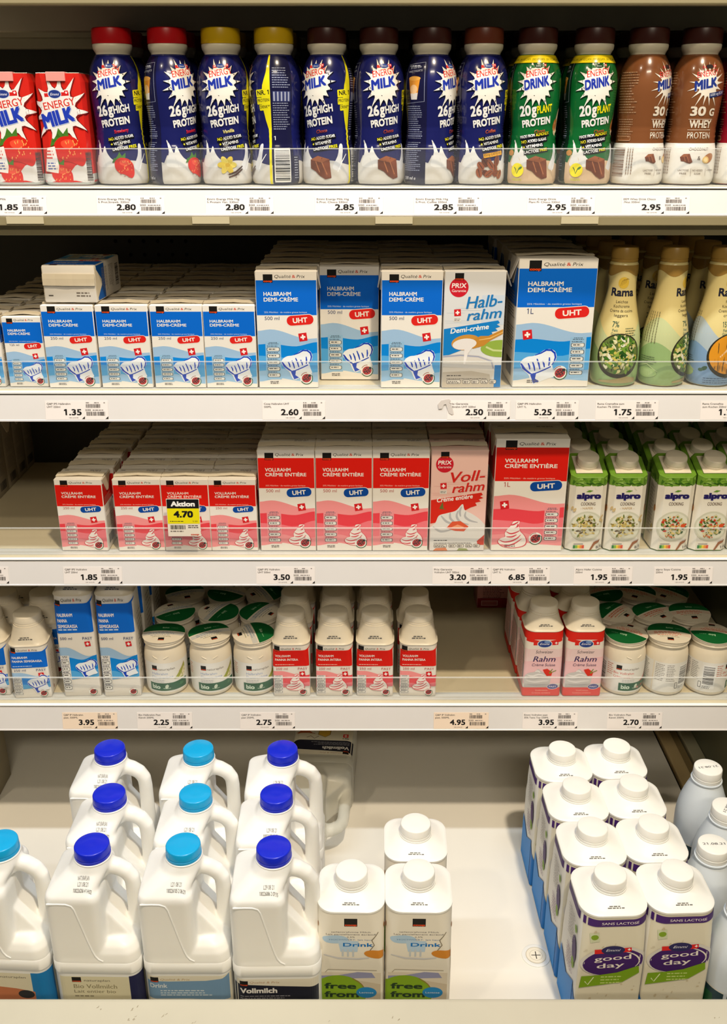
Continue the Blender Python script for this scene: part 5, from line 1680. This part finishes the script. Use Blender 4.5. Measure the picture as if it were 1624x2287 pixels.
def jug(capm, art, name='milk_jug'):
    me = JUGME.copy(); me.materials.clear()
    root = obj(name, me, PLJ if name == 'milk_jug' else EMPTYM, None, 'all')
    # raised belt, moulding seam, neck collar
    hw, hd = .0472, .0405
    bm = bmesh.new()
    loft_bm(bm, [(.1000, hw - .0002, hd - .0002, .013), (.1012, hw + .0007, hd + .0007, .0137), (.1140, hw + .0007, hd + .0007, .0137), (.1153, hw - .0002, hd - .0002, .013)], 8, 2, close_top=False, close_bot=False)
    obj('belt', bm_mesh(bm), PLJ if name == 'milk_jug' else EMPTYM, root, True)
    yf = -hd + .0008
    pts = [(-.042, yf - .0001, .1950), (-.030, yf, .1952), (-.022, yf, .1950), (-.0165, yf, .1930), (-.0140, yf, .1885), (-.0120, yf, .180), (-.0085, yf, .165), (-.0045, yf, .147), (-.0010, yf, .133), (.0018, yf, .1245), (.0050, yf - .0002, .1200), (.0095, yf - .0003, .1175)]
    obj('mould_seam', tube_me(pts, .0010, 8), PLJ if name == 'milk_jug' else EMPTYM, root, True)
    obj('neck_collar', lathe_me([(.2245, .0188), (.2250, .0196), (.2264, .0198), (.2272, .0190)], 40), PLJ if name == 'milk_jug' else EMPTYM, root, True).location.x = -.001
    if capm:
        c = obj('screw_cap', cap_me(.0189, .0138, 48), capm, root, True)
        c.location = (-.001, 0, .2262)
    rings = [(z, hw, hd, .013) for z in (0, .05, .098)]
    bs = body_surf(rings)
    art.build('printed_label', LABELP, root, bs if capm is not CAPNONE else (lambda u, v, o: (-bs(u, v, o)[0], -bs(u, v, o)[1], v)), ucuts=frange(-60, 60, 2.5), clip=(-70, 8, 70, 97), smooth=False)
    # stamped date on the front slope
    return root


def stamp(root, l1, l2, l3=None):
    a = Art()
    g = (110, 110, 112)
    if l1: a.text(l1, -5, 3.6, 1.5, g, 12, 'C')
    a.text(l2, -5, 1.5, 1.5, g, 11, 'C'); a.text(l3, -5, -.6, 1.4, (80, 80, 82), 19, 'C', bold=.01)
    # measured straight off the moulded surface, so the ink follows it
    from mathutils.bvhtree import BVHTree
    me = root.data
    bv = BVHTree.FromPolygons([v.co for v in me.vertices], [tuple(p.vertices) for p in me.polygons])

    def s(u, v, o):
        y = -.0330 + v * 2.0
        hit = bv.ray_cast(Vector((u, y, .26)), Vector((0, 0, -1)))
        z = hit[0].z if hit[0] else .21
        return (u, y - .0002, z + .0002 + o * .3)
    a.build('date_stamp', PAPER, root, s)


def jug_label(kind):
    a = Art()
    if kind == 'bio':
        a.rect(-40, 8, 60, 96, (228, 222, 192)); a.rect(35, 8, 56, 99, (34, 36, 78))
        a.coop(-27, 88, 10, 7); a.text('naturaplan', -14, 89, 3, (92, 84, 70), 28)
        a.text('Bio Vollmilch', -26, 79, 6, (150, 142, 110), 47, bold=.01); a.text('Lait entier bio', -26, 72.5, 4.4, (128, 120, 92), 45)
        a.greek(-26, 0, 67, 1, 1, 1.6, (150, 142, 120), 3)
    elif kind == 'sky':
        a.rect(-40, 8, 60, 96, (228, 222, 196)); a.rect(28, 8, 56, 99, (28, 128, 196)); a.text('naturaplan', -6, 89, 3, (92, 84, 70), 28)
        a.poly([(-40, 70), (-10, 76), (10, 74), (30, 70), (30, 40), (-40, 40)], (196, 120, 80)); a.ell(20, 66, 9, 6, (40, 40, 44))
    elif kind == 'drink':
        a.rect(-44, 8, 50, 97, (232, 226, 206))
        a.poly([(-44, 90), (-20, 89), (20, 90), (38, 93), (46, 97), (46, 60), (40, 62), (0, 64), (-44, 64)], (122, 160, 196))
        a.coop(-40, 88, 9, 7); a.text('Qualité & Prix', -29, 90.4, 2.8, (190, 160, 110), 32, shear=.15)
        a.text('Drink', -41, 80, 6, (226, 232, 236), 19, bold=.02); a.greek(-30, 30, 75, 3, 3.2, 1.5, (206, 220, 230), 4); a.greek(-41, -30, 58, 1, 1, 2.4, (60, 60, 70), 4)
    else:
        a.rect(-44, 8, 46, 97, (230, 224, 206))
        a.poly([(-47, 91), (-44, 90), (0, 87), (46, 85), (46, 62), (0, 62), (-47, 62)], (26, 28, 46))
        a.coop(-40, 87.5, 9, 7); a.text('Qualité & Prix', -29, 91, 2.8, (190, 150, 110), 32, shear=.15)
        a.text('Vollmilch', -40, 77, 7.4, (236, 234, 232), 40, bold=.035); a.greek(-40, 20, 72, 3, 3, 1.2, (150, 150, 160), 5)
        a.swiss(-33, 50, 8, 0); a.greek(-38, -26, 56, 1, 1, 2.2, (90, 90, 90), 3)
        # little kitchen drawings
        a.poly([(-10, 34), (8, 34), (9, 48), (-2, 54), (-9, 48)], (220, 180, 70)); a.line([(-10, 34), (8, 34), (9, 48), (-2, 54), (-9, 48), (-10, 34)], .8, (90, 60, 40))
        a.poly([(18, 44), (24, 38), (36, 38), (42, 46)], (196, 100, 50)); a.line([(14, 46), (24, 44), (44, 42)], 1.2, (150, 70, 40)); a.line([(8, 52), (14, 58), (20, 52), (26, 56)], 1, (80, 60, 60))
    return a


EMPTYM = mat('translucent_milk_plastic', (226, 224, 212), 0.35, noise=.02)
_b = EMPTYM.node_tree.nodes['Principled BSDF']
_b.inputs['Transmission Weight'].default_value = 0.0
_b.inputs['Alpha'].default_value = 0.58
JG = {}
JG['bio'] = jug(CAPBLU, jug_label('bio'))
JG['drink'] = jug(CAPSKY, jug_label('drink'))
JG['voll'] = jug(CAPBLU, jug_label('voll'))
JG['sky'] = jug(CAPSKY, jug_label('sky'))
stamp(JG['bio'], 'NATURAPLAN', 'L21.08.21', '100226206 4 14:02')
stamp(JG['drink'], None, 'L21 08 21', '100226105 2 06:21')
stamp(JG['voll'], None, 'L29 08 21', '100226086 2 07:15')
stamp(JG['sky'], None, 'L21 08 21', '100226105 2 06:21')
JG['empty'] = jug(CAPNONE, jug_label('voll'), 'tipped_milk_jug')


# ------------------------------------------------------------------ plain white milk bottles
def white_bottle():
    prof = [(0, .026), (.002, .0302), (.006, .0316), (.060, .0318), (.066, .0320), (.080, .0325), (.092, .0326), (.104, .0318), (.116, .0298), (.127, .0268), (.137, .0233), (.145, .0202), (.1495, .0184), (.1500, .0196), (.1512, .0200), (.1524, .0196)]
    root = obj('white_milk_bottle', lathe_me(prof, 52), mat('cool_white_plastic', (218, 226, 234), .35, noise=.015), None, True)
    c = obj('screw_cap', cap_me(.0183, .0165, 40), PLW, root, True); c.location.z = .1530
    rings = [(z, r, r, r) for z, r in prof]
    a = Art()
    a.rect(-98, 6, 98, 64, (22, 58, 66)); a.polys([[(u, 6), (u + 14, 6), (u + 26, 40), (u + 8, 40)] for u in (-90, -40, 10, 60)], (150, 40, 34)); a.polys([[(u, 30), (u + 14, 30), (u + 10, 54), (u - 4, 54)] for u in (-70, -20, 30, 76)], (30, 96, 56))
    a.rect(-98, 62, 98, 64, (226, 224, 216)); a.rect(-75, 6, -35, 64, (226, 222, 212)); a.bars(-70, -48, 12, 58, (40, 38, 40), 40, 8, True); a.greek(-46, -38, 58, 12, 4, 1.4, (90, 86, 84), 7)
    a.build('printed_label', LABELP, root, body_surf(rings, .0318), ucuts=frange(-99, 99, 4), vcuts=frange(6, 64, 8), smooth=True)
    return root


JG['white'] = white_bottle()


def cap_date(root, txt, rot):
    a = Art(); a.text(txt, 0, -1.6, 3.4, (96, 96, 100), 26, 'C', bold=.005, rot=rot, about=(0, 0))
    a.build('date_stamp', PAPER, root, lambda u, v, o: (u, v, .1696 + o))


cap_date(JG['white'], '21.08.21', 176)
JG['white2'] = None
# ------------------------------------------------------------------ shelf 1: drink bottles and strawberry cartons
def xrow(px, y, z):
    return X_at(px, y, z)


YB1 = 1.104 + .0285
zf = Z1 + .0008
bt = [  # picture column of the base, kind, turn, label
    (271, 'straw', 0, 'navy drink bottle with red cap, starburst name facing front'),
    (390, 'straw', 42, 'navy drink bottle with red cap turned to show yogurt cup panel'),
    (505, 'vanilla', 3, 'navy drink bottle with yellow cap and vanilla flower, name facing front'),
    (619, 'vanilla', -92, 'navy drink bottle with yellow cap turned to show bar code'),
    (733, 'choco', -26, 'navy drink bottle with dark cap turned so yellow stripe faces front'),
    (845, 'choco', 12, 'navy drink bottle with dark cap and chocolate, name turned slightly right'),
    (959, 'choco', 52, 'navy drink bottle with brown cap turned to yogurt cup panel'),
    (1071, 'coffee', 7, 'navy drink bottle with brown cap and coffee beans'),
    (1187, 'green', -4, 'green plant drink bottle beside the coffee bottle'),
    (1309, 'green', 4, 'green plant drink bottle beside the brown whey bottles'),
    (1426, 'whey', 42, 'brown and white whey bottle turned to show its bar code'),
    (1540, 'whey', 6, 'brown and white whey bottle with name facing front'),
    (1656, 'berry', 0, 'dark red and white bottle cut off by the right picture edge'),
]
for i, (px, k, rz, lab) in enumerate(bt):
    x = xrow(px, YB1, EYE - .03)
    place_round(BO[k], x, YB1, zf, rz, lab, 'bottle', 'drink bottles in the front row')
back_desc = {'straw': 'red-capped navy', 'vanilla': 'yellow-capped navy', 'choco': 'dark-capped navy', 'coffee': 'brown-capped navy', 'green': 'green plant', 'whey': 'brown whey', 'berry': 'dark red'}
front_desc = ['name-facing red-capped bottle', 'red-capped bottle with cup panel', 'name-facing yellow-capped bottle', 'yellow-capped bottle with bar code', 'yellow-striped choco bottle', 'slightly turned choco bottle', 'brown-capped bottle with cup panel', 'coffee bottle', 'green bottle next to coffee', 'green bottle next to whey', 'whey bottle showing bar code', 'name-facing whey bottle', 'cut-off dark red bottle']
for i, (px, k, rz, lab) in enumerate(bt):
    x0 = xrow(px, YB1, EYE - .03)
    x = x0 * 1.004
    for r in (1, 2):
        place(BO[k], x + .0006 * r, YB1 + .0585 * r, zf, 0, '%s bottle standing in the dark, %s behind the %s' % (back_desc[k], ('next', 'second')[r - 1], front_desc[i]), 'bottle', 'drink bottles in the back rows')
yc = 1.103 + .0235
place(BO['carton'], xrow(155, yc, EYE - .02), yc, zf, -1, 'red strawberry milk carton beside the first red-capped bottle', 'carton', 'strawberry milk cartons')
place(BO['carton'], xrow(41, yc, EYE - .02), yc, zf, 2, 'red strawberry milk carton cut off by the left picture edge', 'carton', 'strawberry milk cartons')
for n, (px, w) in enumerate(((152, 'the carton next to the red-capped bottle'), (41, 'the carton cut off at the left edge'))):
    for r in (1, 2):
        place(BO['carton'], xrow(px, yc, EYE - .02) * 1.002, yc + .048 * r, zf, 0, 'red strawberry carton in the dark, %s behind %s' % (('next', 'second')[r - 1], w), 'carton', 'strawberry milk cartons')


# ------------------------------------------------------------------ shelf 2: blue cartons
def column(p, px, y0, zt, n, pitch, drift, lab0, back, cat, group, yaw=0, zoff=.001, jit=.0012, seed=0):
    """a column of cartons one behind the other; lab0 = label of the front one, back = phrase for those behind"""
    R = random.Random(seed + int(px))
    x0 = X_at(px, y0, zt + .03)
    for k in range(n):
        lab = lab0 if k == 0 else back % ordinal(k + 1)
        o = place(p, x0 + drift * k + (R.uniform(-jit, jit) if k else 0), y0 + pitch * k, zt + zoff, (yaw if k == 0 else R.uniform(-.5, .5)), lab, cat, group)
        if k == 0: first = o
    return first


g = 'small blue half-cream cartons'
b = 'small blue carton, %s back in the column '
column(BR['b125'], 59, 1.104, Z2, 8, .0378, .0004, 'mini blue half-cream carton, lowest carton at the left of its shelf', 'mini blue carton, %s back in the column behind the fully visible mini one', 'carton', 'mini blue half-cream cartons')
column(BR['b125'], -37, 1.104, Z2, 8, .0378, .0004, 'mini blue half-cream carton mostly cut off by the left picture edge', 'mini blue carton, %s back in the column at the left picture edge', 'carton', 'mini blue half-cream cartons')
column(BR['b250'], 162, 1.100, Z2, 8, .0422, .0004, 'small blue half-cream carton under the lying carton', b + 'below the lying carton', 'carton', g)
column(BR['b250'], 281, 1.100, Z2, 8, .0422, .0006, 'small blue half-cream carton just right of the one under the lying carton', b + 'right of the lying carton', 'carton', g)
column(BR['b250'], 400.5, 1.100, Z2, 8, .0422, .0006, 'small blue half-cream carton second from the half-litre blue cartons', b + 'two left of the half-litre cartons', 'carton', g)
column(BR['b250'], 516.5, 1.100, Z2, 8, .0422, .0006, 'small blue half-cream carton touching the first half-litre blue carton', b + 'right beside the half-litre cartons', 'carton', g)
ly = brick('small_half_cream_carton', W2, D2, H2, qp_front(W2 * 1000, H2 * 1000, 'blue', '250 ml', 'HALBRAHM', 'DEMI-CRÈME'), .0006, side=True, band=((14, 96, 190), .632, .925), seed=33)
place(ly, X_at(157, 1.106, Z2 + H2 + .02) + .001, 1.104 + H2, Z2 + .001 + H2 + .0024 + D2, -2, 'small blue carton lying on its side on top of the standing cartons', 'carton', g, rx=90)
ly.rotation_euler = (math.radians(90), 0, 0)
ly.rotation_mode = 'XYZ'
M = Matrix.Translation((X_at(157, 1.106, Z2 + H2 + .02), 1.1035, Z2 + .001 + H2 + .0026)) @ Matrix.Rotation(math.radians(-3), 4, 'Z') @ Matrix(((1, 0, 0, 0), (0, 0, -1, H2), (0, -1, 0, D2), (0, 0, 0, 1)))
ly.matrix_world = M

g = 'half-litre blue half-cream cartons'
b = 'half-litre blue carton, %s back in the column behind the %s'
k1 = column(BR['b500'], 644, 1.100, Z2, 6, .0490, .0008, 'half-litre blue carton next to the small blue cartons', 'half-litre blue carton, %s back in the column next to the small cartons', 'carton', g, yaw=.6)
column(BR['b500'], 781, 1.137, Z2, 5, .0490, .0002, 'half-litre blue carton pushed back from the shelf front', 'half-litre blue carton, %s back in the column that is pushed back', 'carton', g, yaw=-.5)
k3 = column(BR['b500'], 917.5, 1.100, Z2, 6, .0490, -.0005, 'half-litre blue carton beside the pale grey budget carton', 'half-litre blue carton, %s back in the column beside the budget cartons', 'carton', g)
k4 = column(BR['bprix'], 1054.5, 1.100, Z2, 5, .0490, -.0008, 'pale grey budget half-cream carton with a wooden spoon picture', 'pale grey budget carton, %s back in the column behind the spoon picture', 'carton', 'budget half-cream cartons', yaw=1.5)
k5 = column(BR['b1000'], 1232, 1.103, Z2, 4, .0632, -.001, 'large one-litre blue carton beside the tapered bottles', 'large one-litre blue carton, %s back behind the front one-litre carton', 'carton', 'one-litre blue cartons', yaw=1.2)
loose_flap(k1, W5, D5, H5, 1, .0028, .022)
loose_flap(k3, W5, D5, H5, -1, .0032, .021)
loose_flap(k3, W5, D5, H5, 1, .0018, .022)
loose_flap(k4, W5, D5, H5, 1, .0085, .020)
loose_flap(k5, W1, D1, H1, -1, .0050, .026)
yr = 1.101 + .0273
for i, (px, k, rz, lab) in enumerate(((1373, 'rama_green', -8, 'tapered cooking cream bottle with green salad bowl facing front'), (1480, 'rama_green', 54, 'tapered green cooking cream bottle turned to its text side'), (1588, 'rama_blue', 22, 'tapered blue cooking cream bottle cut off at the right edge'))):
    place_round(BO[k], X_at(px, yr, Z2 + .03), yr, Z2 + .001, rz, lab, 'bottle', 'tapered cooking cream bottles')
wh = ('bottle with salad bowl', 'bottle turned to its text side', 'blue bottle at the right')
for i, (px, k) in enumerate(((1373, 'rama_green'), (1480, 'rama_green'), (1588, 'rama_blue'))):
    for r in (1, 2, 3):
        place_round(BO[k], X_at(px, yr, Z2 + .03) - .002 * r + (.0 if i < 2 else .001), yr + .057 * r, Z2 + .0004, (24, -20, 5)[i] + 11 * r, 'tapered cooking cream bottle in the dark, %s behind the %s' % (ordinal(r), wh[i]), 'bottle', 'tapered cooking cream bottles')

# ------------------------------------------------------------------ shelf 3: red cartons
g = 'small red full-cream cartons'
Y3 = 1.107
b = 'small red carton, %s back in the column '
x0 = X_at(186, Y3, Z3 + .03)
column(BR['r250'], 185.5, Y3, Z3, 6, .0424, .0028, 'small red full-cream carton standing apart at the left', b + 'that stands apart', 'carton', g, yaw=-.6, jit=.002)
column(BR['r250'], 313.5, Y3, Z3, 6, .0424, .0010, 'small red full-cream carton just left of the action sign', b + 'just left of the action sign', 'carton', g, yaw=1)
column(BR['r250'], 418.5, Y3, Z3, 6, .0424, .0008, 'small red full-cream carton partly covered by the action sign', b + 'behind the action sign', 'carton', g)
column(BR['r250'], 523, Y3, Z3, 6, .0424, .0006, 'small red full-cream carton touching the first half-litre red carton', b + 'beside the half-litre red cartons', 'carton', g)
g = 'half-litre red full-cream cartons'
column(BR['r500'], 643.5, Y3, Z3, 4, .0492, .0004, 'half-litre red carton next to the small red cartons', 'half-litre red carton, %s back in the column next to the small cartons', 'carton', g)
column(BR['r500'], 769, Y3, Z3, 4, .0492, .0003, 'half-litre red carton, middle of the three', 'half-litre red carton, %s back in the middle column', 'carton', g)
column(BR['r500'], 894, Y3, Z3, 4, .0492, -.0001, 'half-litre red carton beside the pink budget carton', 'half-litre red carton, %s back in the column beside the pink cartons', 'carton', g)
column(BR['rprix'], 1021.5, Y3, Z3, 4, .0492, .0002, 'pink budget full-cream carton with whipped cream picture', 'pink budget carton, %s back in the column behind the whipped cream picture', 'carton', 'pink budget cartons', yaw=.8)
column(BR['r1000'], 1178, Y3, Z3, 4, .0632, -.001, 'large one-litre red carton beside the cooking cartons', 'large one-litre red carton, %s back behind the front one-litre carton', 'carton', 'one-litre red cartons', yaw=-.5)
cols = ((1299, 'oat', 'oat cooking carton touching the one-litre red carton', 'in the oat column touching the red cartons'), (1384.5, 'oat', 'oat cooking carton next to the gap before the soya cartons', 'in the oat column next to the gap'),
        (1490, 'soya', 'soya cooking carton just right of the gap', 'in the soya column just right of the gap'), (1573.5, 'soya', 'soya cooking carton second right of the gap', 'in the soya column second from the gap'), (1659, 'soya', 'soya cooking carton cut off by the right picture edge', 'in the soya column at the right edge'))
for px, k, lab, where in cols:
    x = X_at(px, Y3 + .023, Z3 + .03)
    for r in range(6):
        place(BO[k], x + (.0 if r == 0 else -.0004 * r), Y3 + .023 + .0482 * r, Z3 + .001, 0 if r else 1, lab if r == 0 else '%s cooking carton, %s back %s' % (k, ordinal(r + 1), where), 'carton', 'cooking cartons with green tops')
# dull cartons far back at the left, seen from the side
for r in range(4):
    place(BR['grey'], -.552, 1.287 + .0415 * r if r < 3 else 1.4075, Z3 + .0004, 0, 'dull grey carton in the dark far left corner, %s in its column' % ordinal(r + 1), 'carton', 'dull cartons in the far left corner')

# promotion sign clipped to the third fence
root = obj('promotion_sign', box_me(-.0202, .0202, -.0007, 0, -.0262, .0225, .0003), mat('sign_card', (236, 226, 210), .4))
a = Art()
a.rrect(-19.6, 10.2, 19.6, 22.0, 1, (24, 22, 24)); a.rect(-19.6, 10.2, 19.6, 12, (24, 22, 24))
a.text('Aktion', 0, 12.8, 6.6, (246, 244, 240), 29.5, 'C', bold=.045)
a.rect(-19.6, -9.5, 19.6, 10.2, (238, 224, 14))
a.text('4.70', 0, -1.6, 8.8, (26, 26, 24), 24, 'C', bold=.045)
a.greek(-17, 4, -7, 1, 1, 1.0, (60, 60, 30), 4); a.text('5.50', 11, -7.4, 2.0, (60, 60, 30), 6, bold=.01)
a.bars(-16.8, 2, -16.8, -11.4, (40, 38, 38), 26, 6); a.greek(5, 18.5, -12.6, 2, 2.4, 1.0, (70, 66, 66), 5)
a.greek(-17, 3, -20, 1, 1, 1.3, (120, 110, 104), 7); a.text('coop', 8, -24.6, 2.4, (206, 70, 40), 10, bold=.03)
a.build('printed_text', PAPER, root, front_surf(-.0007))
bm = bmesh.new(); add_box(bm, -.010, .010, .0002, .0012, -.026, -.004, .0003)
obj('clip', bm_mesh(bm), ACRYL, root)
sy = 1.0928
root.location = (X_at(409.5, sy, EYE - .45), sy, EYE - .4537)
root.rotation_euler = (math.radians(-4), 0, 0)
tag(root, 'yellow and black action price sign 4.70 in front of red cartons', 'price sign')

# ------------------------------------------------------------------ shelf 4: screw-cap packs and jars
Y4 = 1.105
hw = .0243
g = 'small blue screw-cap packs'
x = X_at(82, Y4 + .026, Z4 + .03)
place(PK['b250'], x, Y4 + hw - .004, Z4 + .001, 4, 'small blue screw-cap cream pack beside the tall blue ones', 'cream pack', g)
x2 = X_at(-8, Y4 + .026, Z4 + .03)
place(PK['b250'], x2, Y4 + hw + .003, Z4 + .001, -2, 'small blue screw-cap cream pack cut off by the left edge', 'cream pack', g)
for r in (1, 2, 3):
    place(PK['b250'], x + .002 * r, Y4 + hw + .057 * r, Z4 + .0004, 3, 'small blue screw-cap pack in shade, %s behind the fully visible one' % ordinal(r), 'cream pack', g)
    place(PK['b250'], x2 + .002 * r, Y4 + hw + .058 * r, Z4 + .0004, 3, 'small blue screw-cap pack in shade, %s behind the one at the edge' % ordinal(r), 'cream pack', g)
g = 'tall blue screw-cap packs'
for px, w in ((180.5, 'next to the small blue pack'), (270.5, 'next to the white jars')):
    x = X_at(px, Y4 + .003, Z4 + .03)
    for r in range(3):
        place(PK['b500'], x + .001 * r, Y4 + hw + .053 * r, Z4 + .001, 2 if r == 0 else 0, ('tall blue screw-cap cream pack ' + w) if r == 0 else 'tall blue screw-cap pack in shade, %s behind the one %s' % (ordinal(r), w), 'cream pack', g)
g = 'white half-cream jars'
yj = 1.1035 + .0284
jn = ('the tall blue packs', 'in the middle of its row', 'the red screw-cap packs')
lr = [[-8, 24, -72], [200, 300, 130], [150, 80, 40]]
for i, px in enumerate((371.5, 472, 569.5)):
    x = X_at(px, yj, Z4 + .04)
    for r in range(4):
        nm = ['white half-cream jar beside the tall blue packs', 'white half-cream jar, middle of the front three', 'white half-cream jar beside the red screw-cap packs'][i] if r == 0 else 'white half-cream jar, %s behind the front jar %s' % (ordinal(r), ('beside the tall blue packs', 'in the middle', 'beside the red packs')[i])
        o = place_round(PK['jar_half'], x + (.004 * r if i < 2 else .002 * r), yj + .0595 * r, Z4 + .001, (-3, 6, 9)[i] if r == 0 else 30 * r + 50 * i, nm, 'jar', g, ([0, 28, -70][i] if r == 0 else [(-150, -115, 62), (20, 160, -60), (70, 10, 140)][r - 1][i]))
g = 'red screw-cap cream packs'
for i, px in enumerate((651, 747, 838, 934)):
    x = X_at(px, Y4 + .003, Z4 + .03)
    w = ('beside the jars', 'second from the jars', 'second from the empty space', 'beside the empty space')[i]
    for r in range(3 if i < 3 else 2):
        place(PK['r250'], x + (.0012, .0006, .0002, -.0016)[i] * r, Y4 + hw + .0565 * r, Z4 + .001, (1, 0, -1, -1)[i] if r == 0 else 0, 'red screw-cap cream pack ' + w if r == 0 else 'red screw-cap pack in shade, %s behind the one %s' % (ordinal(r), w), 'cream pack', g)
g = 'pink and red swiss cream packs'
for i, px in enumerate((1210, 1301)):
    x = X_at(px, Y4 + .003, Z4 + .03)
    w = ('beside the empty space', 'beside the jars')[i]
    for r in range(3):
        place(PK['emmi'], x + (-.001 * r), Y4 + .0248 + .0555 * r, Z4 + .001, 0, 'pink cream pack with red band and cap ' + w if r == 0 else 'pink cream pack in shade, %s behind the one %s' % (ordinal(r), w), 'cream pack', g)
pinkm = mat('pink_coated_card', (214, 150, 146), .45, noise=.03)
a = Art(); a.rect(-24, 0, 24, 17, (150, 30, 34)); a.rect(-18, 4, 8, 13, (214, 170, 166)); a.rect(-17, 5, 7, 12, (176, 96, 96)); a.greek(-16, 20, 48, 12, 2.7, 1.1, (120, 70, 70), 4); a.rect(-20, 17, 20, 17.6, (110, 40, 40))
pc = brick('pink_carton', .050, .045, .11, a, 0, card=pinkm, seed=22)
place(pc, X_at(1101, 1.357, Z4 + .02), 1.357, Z4 + .0006, 0, 'lone pink and dark red carton at the back of the empty space', 'carton')
g = 'white full-cream jars'
for i, px in enumerate((1392, 1486, 1582)):
    x = X_at(px, yj, Z4 + .04)
    for r in range(4):
        nm = ['white full-cream jar beside the pink cream packs', 'white full-cream jar turned to its bar code, middle of three', 'white full-cream jar cut off nearest the side panel'][i] if r == 0 else 'white full-cream jar, %s behind the front jar %s' % (ordinal(r), ('beside the pink packs', 'in the middle', 'nearest the side panel')[i])
        xx = x + (-.002 * r, -.005 * r, -.012 * r)[i]
        o = place_round(PK['jar_full'], xx, yj + .0595 * r, Z4 + .001, (14, 132, 78)[i] if r == 0 else 40 * r + 70 * i, nm, 'jar', g, ([150, -10, 165][i] if r == 0 else [(48, 30, 2), (200, -30, -40), (10, 60, 100)][r - 1][i]))

# ------------------------------------------------------------------ the well: jugs, drink cartons, bottles
g = 'white milk jugs with blue caps'
zw = Z5 + .0008
jn = [(-.287, 'bio', 'royal-blue-capped milk jug'), (-.191, 'drink', 'sky-blue-capped milk jug'), (-.0965, 'voll', 'royal-blue-capped milk jug')]
pos = {0: ((-.286, .807), (-.288, .890), (-.308, .9745)), 1: ((-.1895, .807), (-.190, .890), (-.2000, .9735)), 2: ((-.0935, .803), (-.0980, .889), (-.0975, .9725))}
cn = ('left column', 'middle column', 'right column')
desc = ('royal-blue-capped milk jug stamped with three lines, %s of its column', 'sky-blue-capped milk jug, %s of the three with that cap in column', 'royal-blue-capped milk jug next to the drink cartons, %s of its column')
for i, (x, k, nm) in enumerate(jn):
    for r, (xx, yy) in enumerate(pos[i]):
        place(JG[k], xx, yy, zw, (-1, 0, 1)[i], desc[i] % ('front', 'middle', 'rear')[r], 'milk jug', g)
place(JG['sky'], -.3765 - .008, .812, zw, -3, 'sky-blue-capped milk jug cut off by the left edge', 'milk jug', g)

# an emptied jug lying on its back with the neck towards the customer
e = place(JG['empty'], 0, 0, 0, 0, 'translucent milk jug lying upside down behind the standing jugs', 'milk jug')
e.matrix_world = Matrix.Translation((-.057, 1.272, Z5 + .0420)) @ Matrix.Rotation(math.radians(-3), 4, 'Z') @ Matrix(((1, 0, 0, 0), (0, 0, -1, 0), (0, 1, 0, 0), (0, 0, 0, 1)))

g = 'milk drink cartons with white caps'
for x, y, lab in ((-.0130, .819, 'milk drink carton with green circle beside the milk jugs'), (.0600, .819, 'milk drink carton with green circle beside the empty floor'), (.0605, .8945, 'milk drink carton standing behind the front pair')):
    place(PK['drink'], x, y, zw, -1, lab, 'drink carton', g)
g = 'lactose-free drink cartons'
for c, lst in (('left', ((.267, .8145), (.264, .8885), (.261, .9625), (.2575, 1.0365))), ('right', ((.3405, .819), (.336, .8935), (.3325, .9675), (.3295, 1.0425)))):
    for r, (x, y) in enumerate(lst):
        w = 'beside the empty floor' if c == 'left' else 'beside the white bottles'
        place(PK['good'], x, y, zw, 2 if r == 0 else 1, 'lactose-free drink carton in the column %s, %s' % (w, ('frontmost', 'second', 'third', 'rearmost')[r]), 'drink carton', g)
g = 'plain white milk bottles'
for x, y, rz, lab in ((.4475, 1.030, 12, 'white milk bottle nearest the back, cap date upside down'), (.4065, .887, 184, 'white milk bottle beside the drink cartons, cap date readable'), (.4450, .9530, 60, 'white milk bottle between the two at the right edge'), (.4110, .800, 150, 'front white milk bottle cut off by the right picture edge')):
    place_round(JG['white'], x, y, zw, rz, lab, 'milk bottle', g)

# a grey carton stack glimpsed behind the left jugs
lc = brick('ribbed_grey_carton', .10, .07, .17, Art(), .0008, card=mat('brown_grey_card', (150, 138, 110), .5, noise=.1), seed=44, flaps=False)
place(lc, -.600, 1.165, zw, 0, 'brown-grey carton half hidden at the far left of the white floor', 'carton')
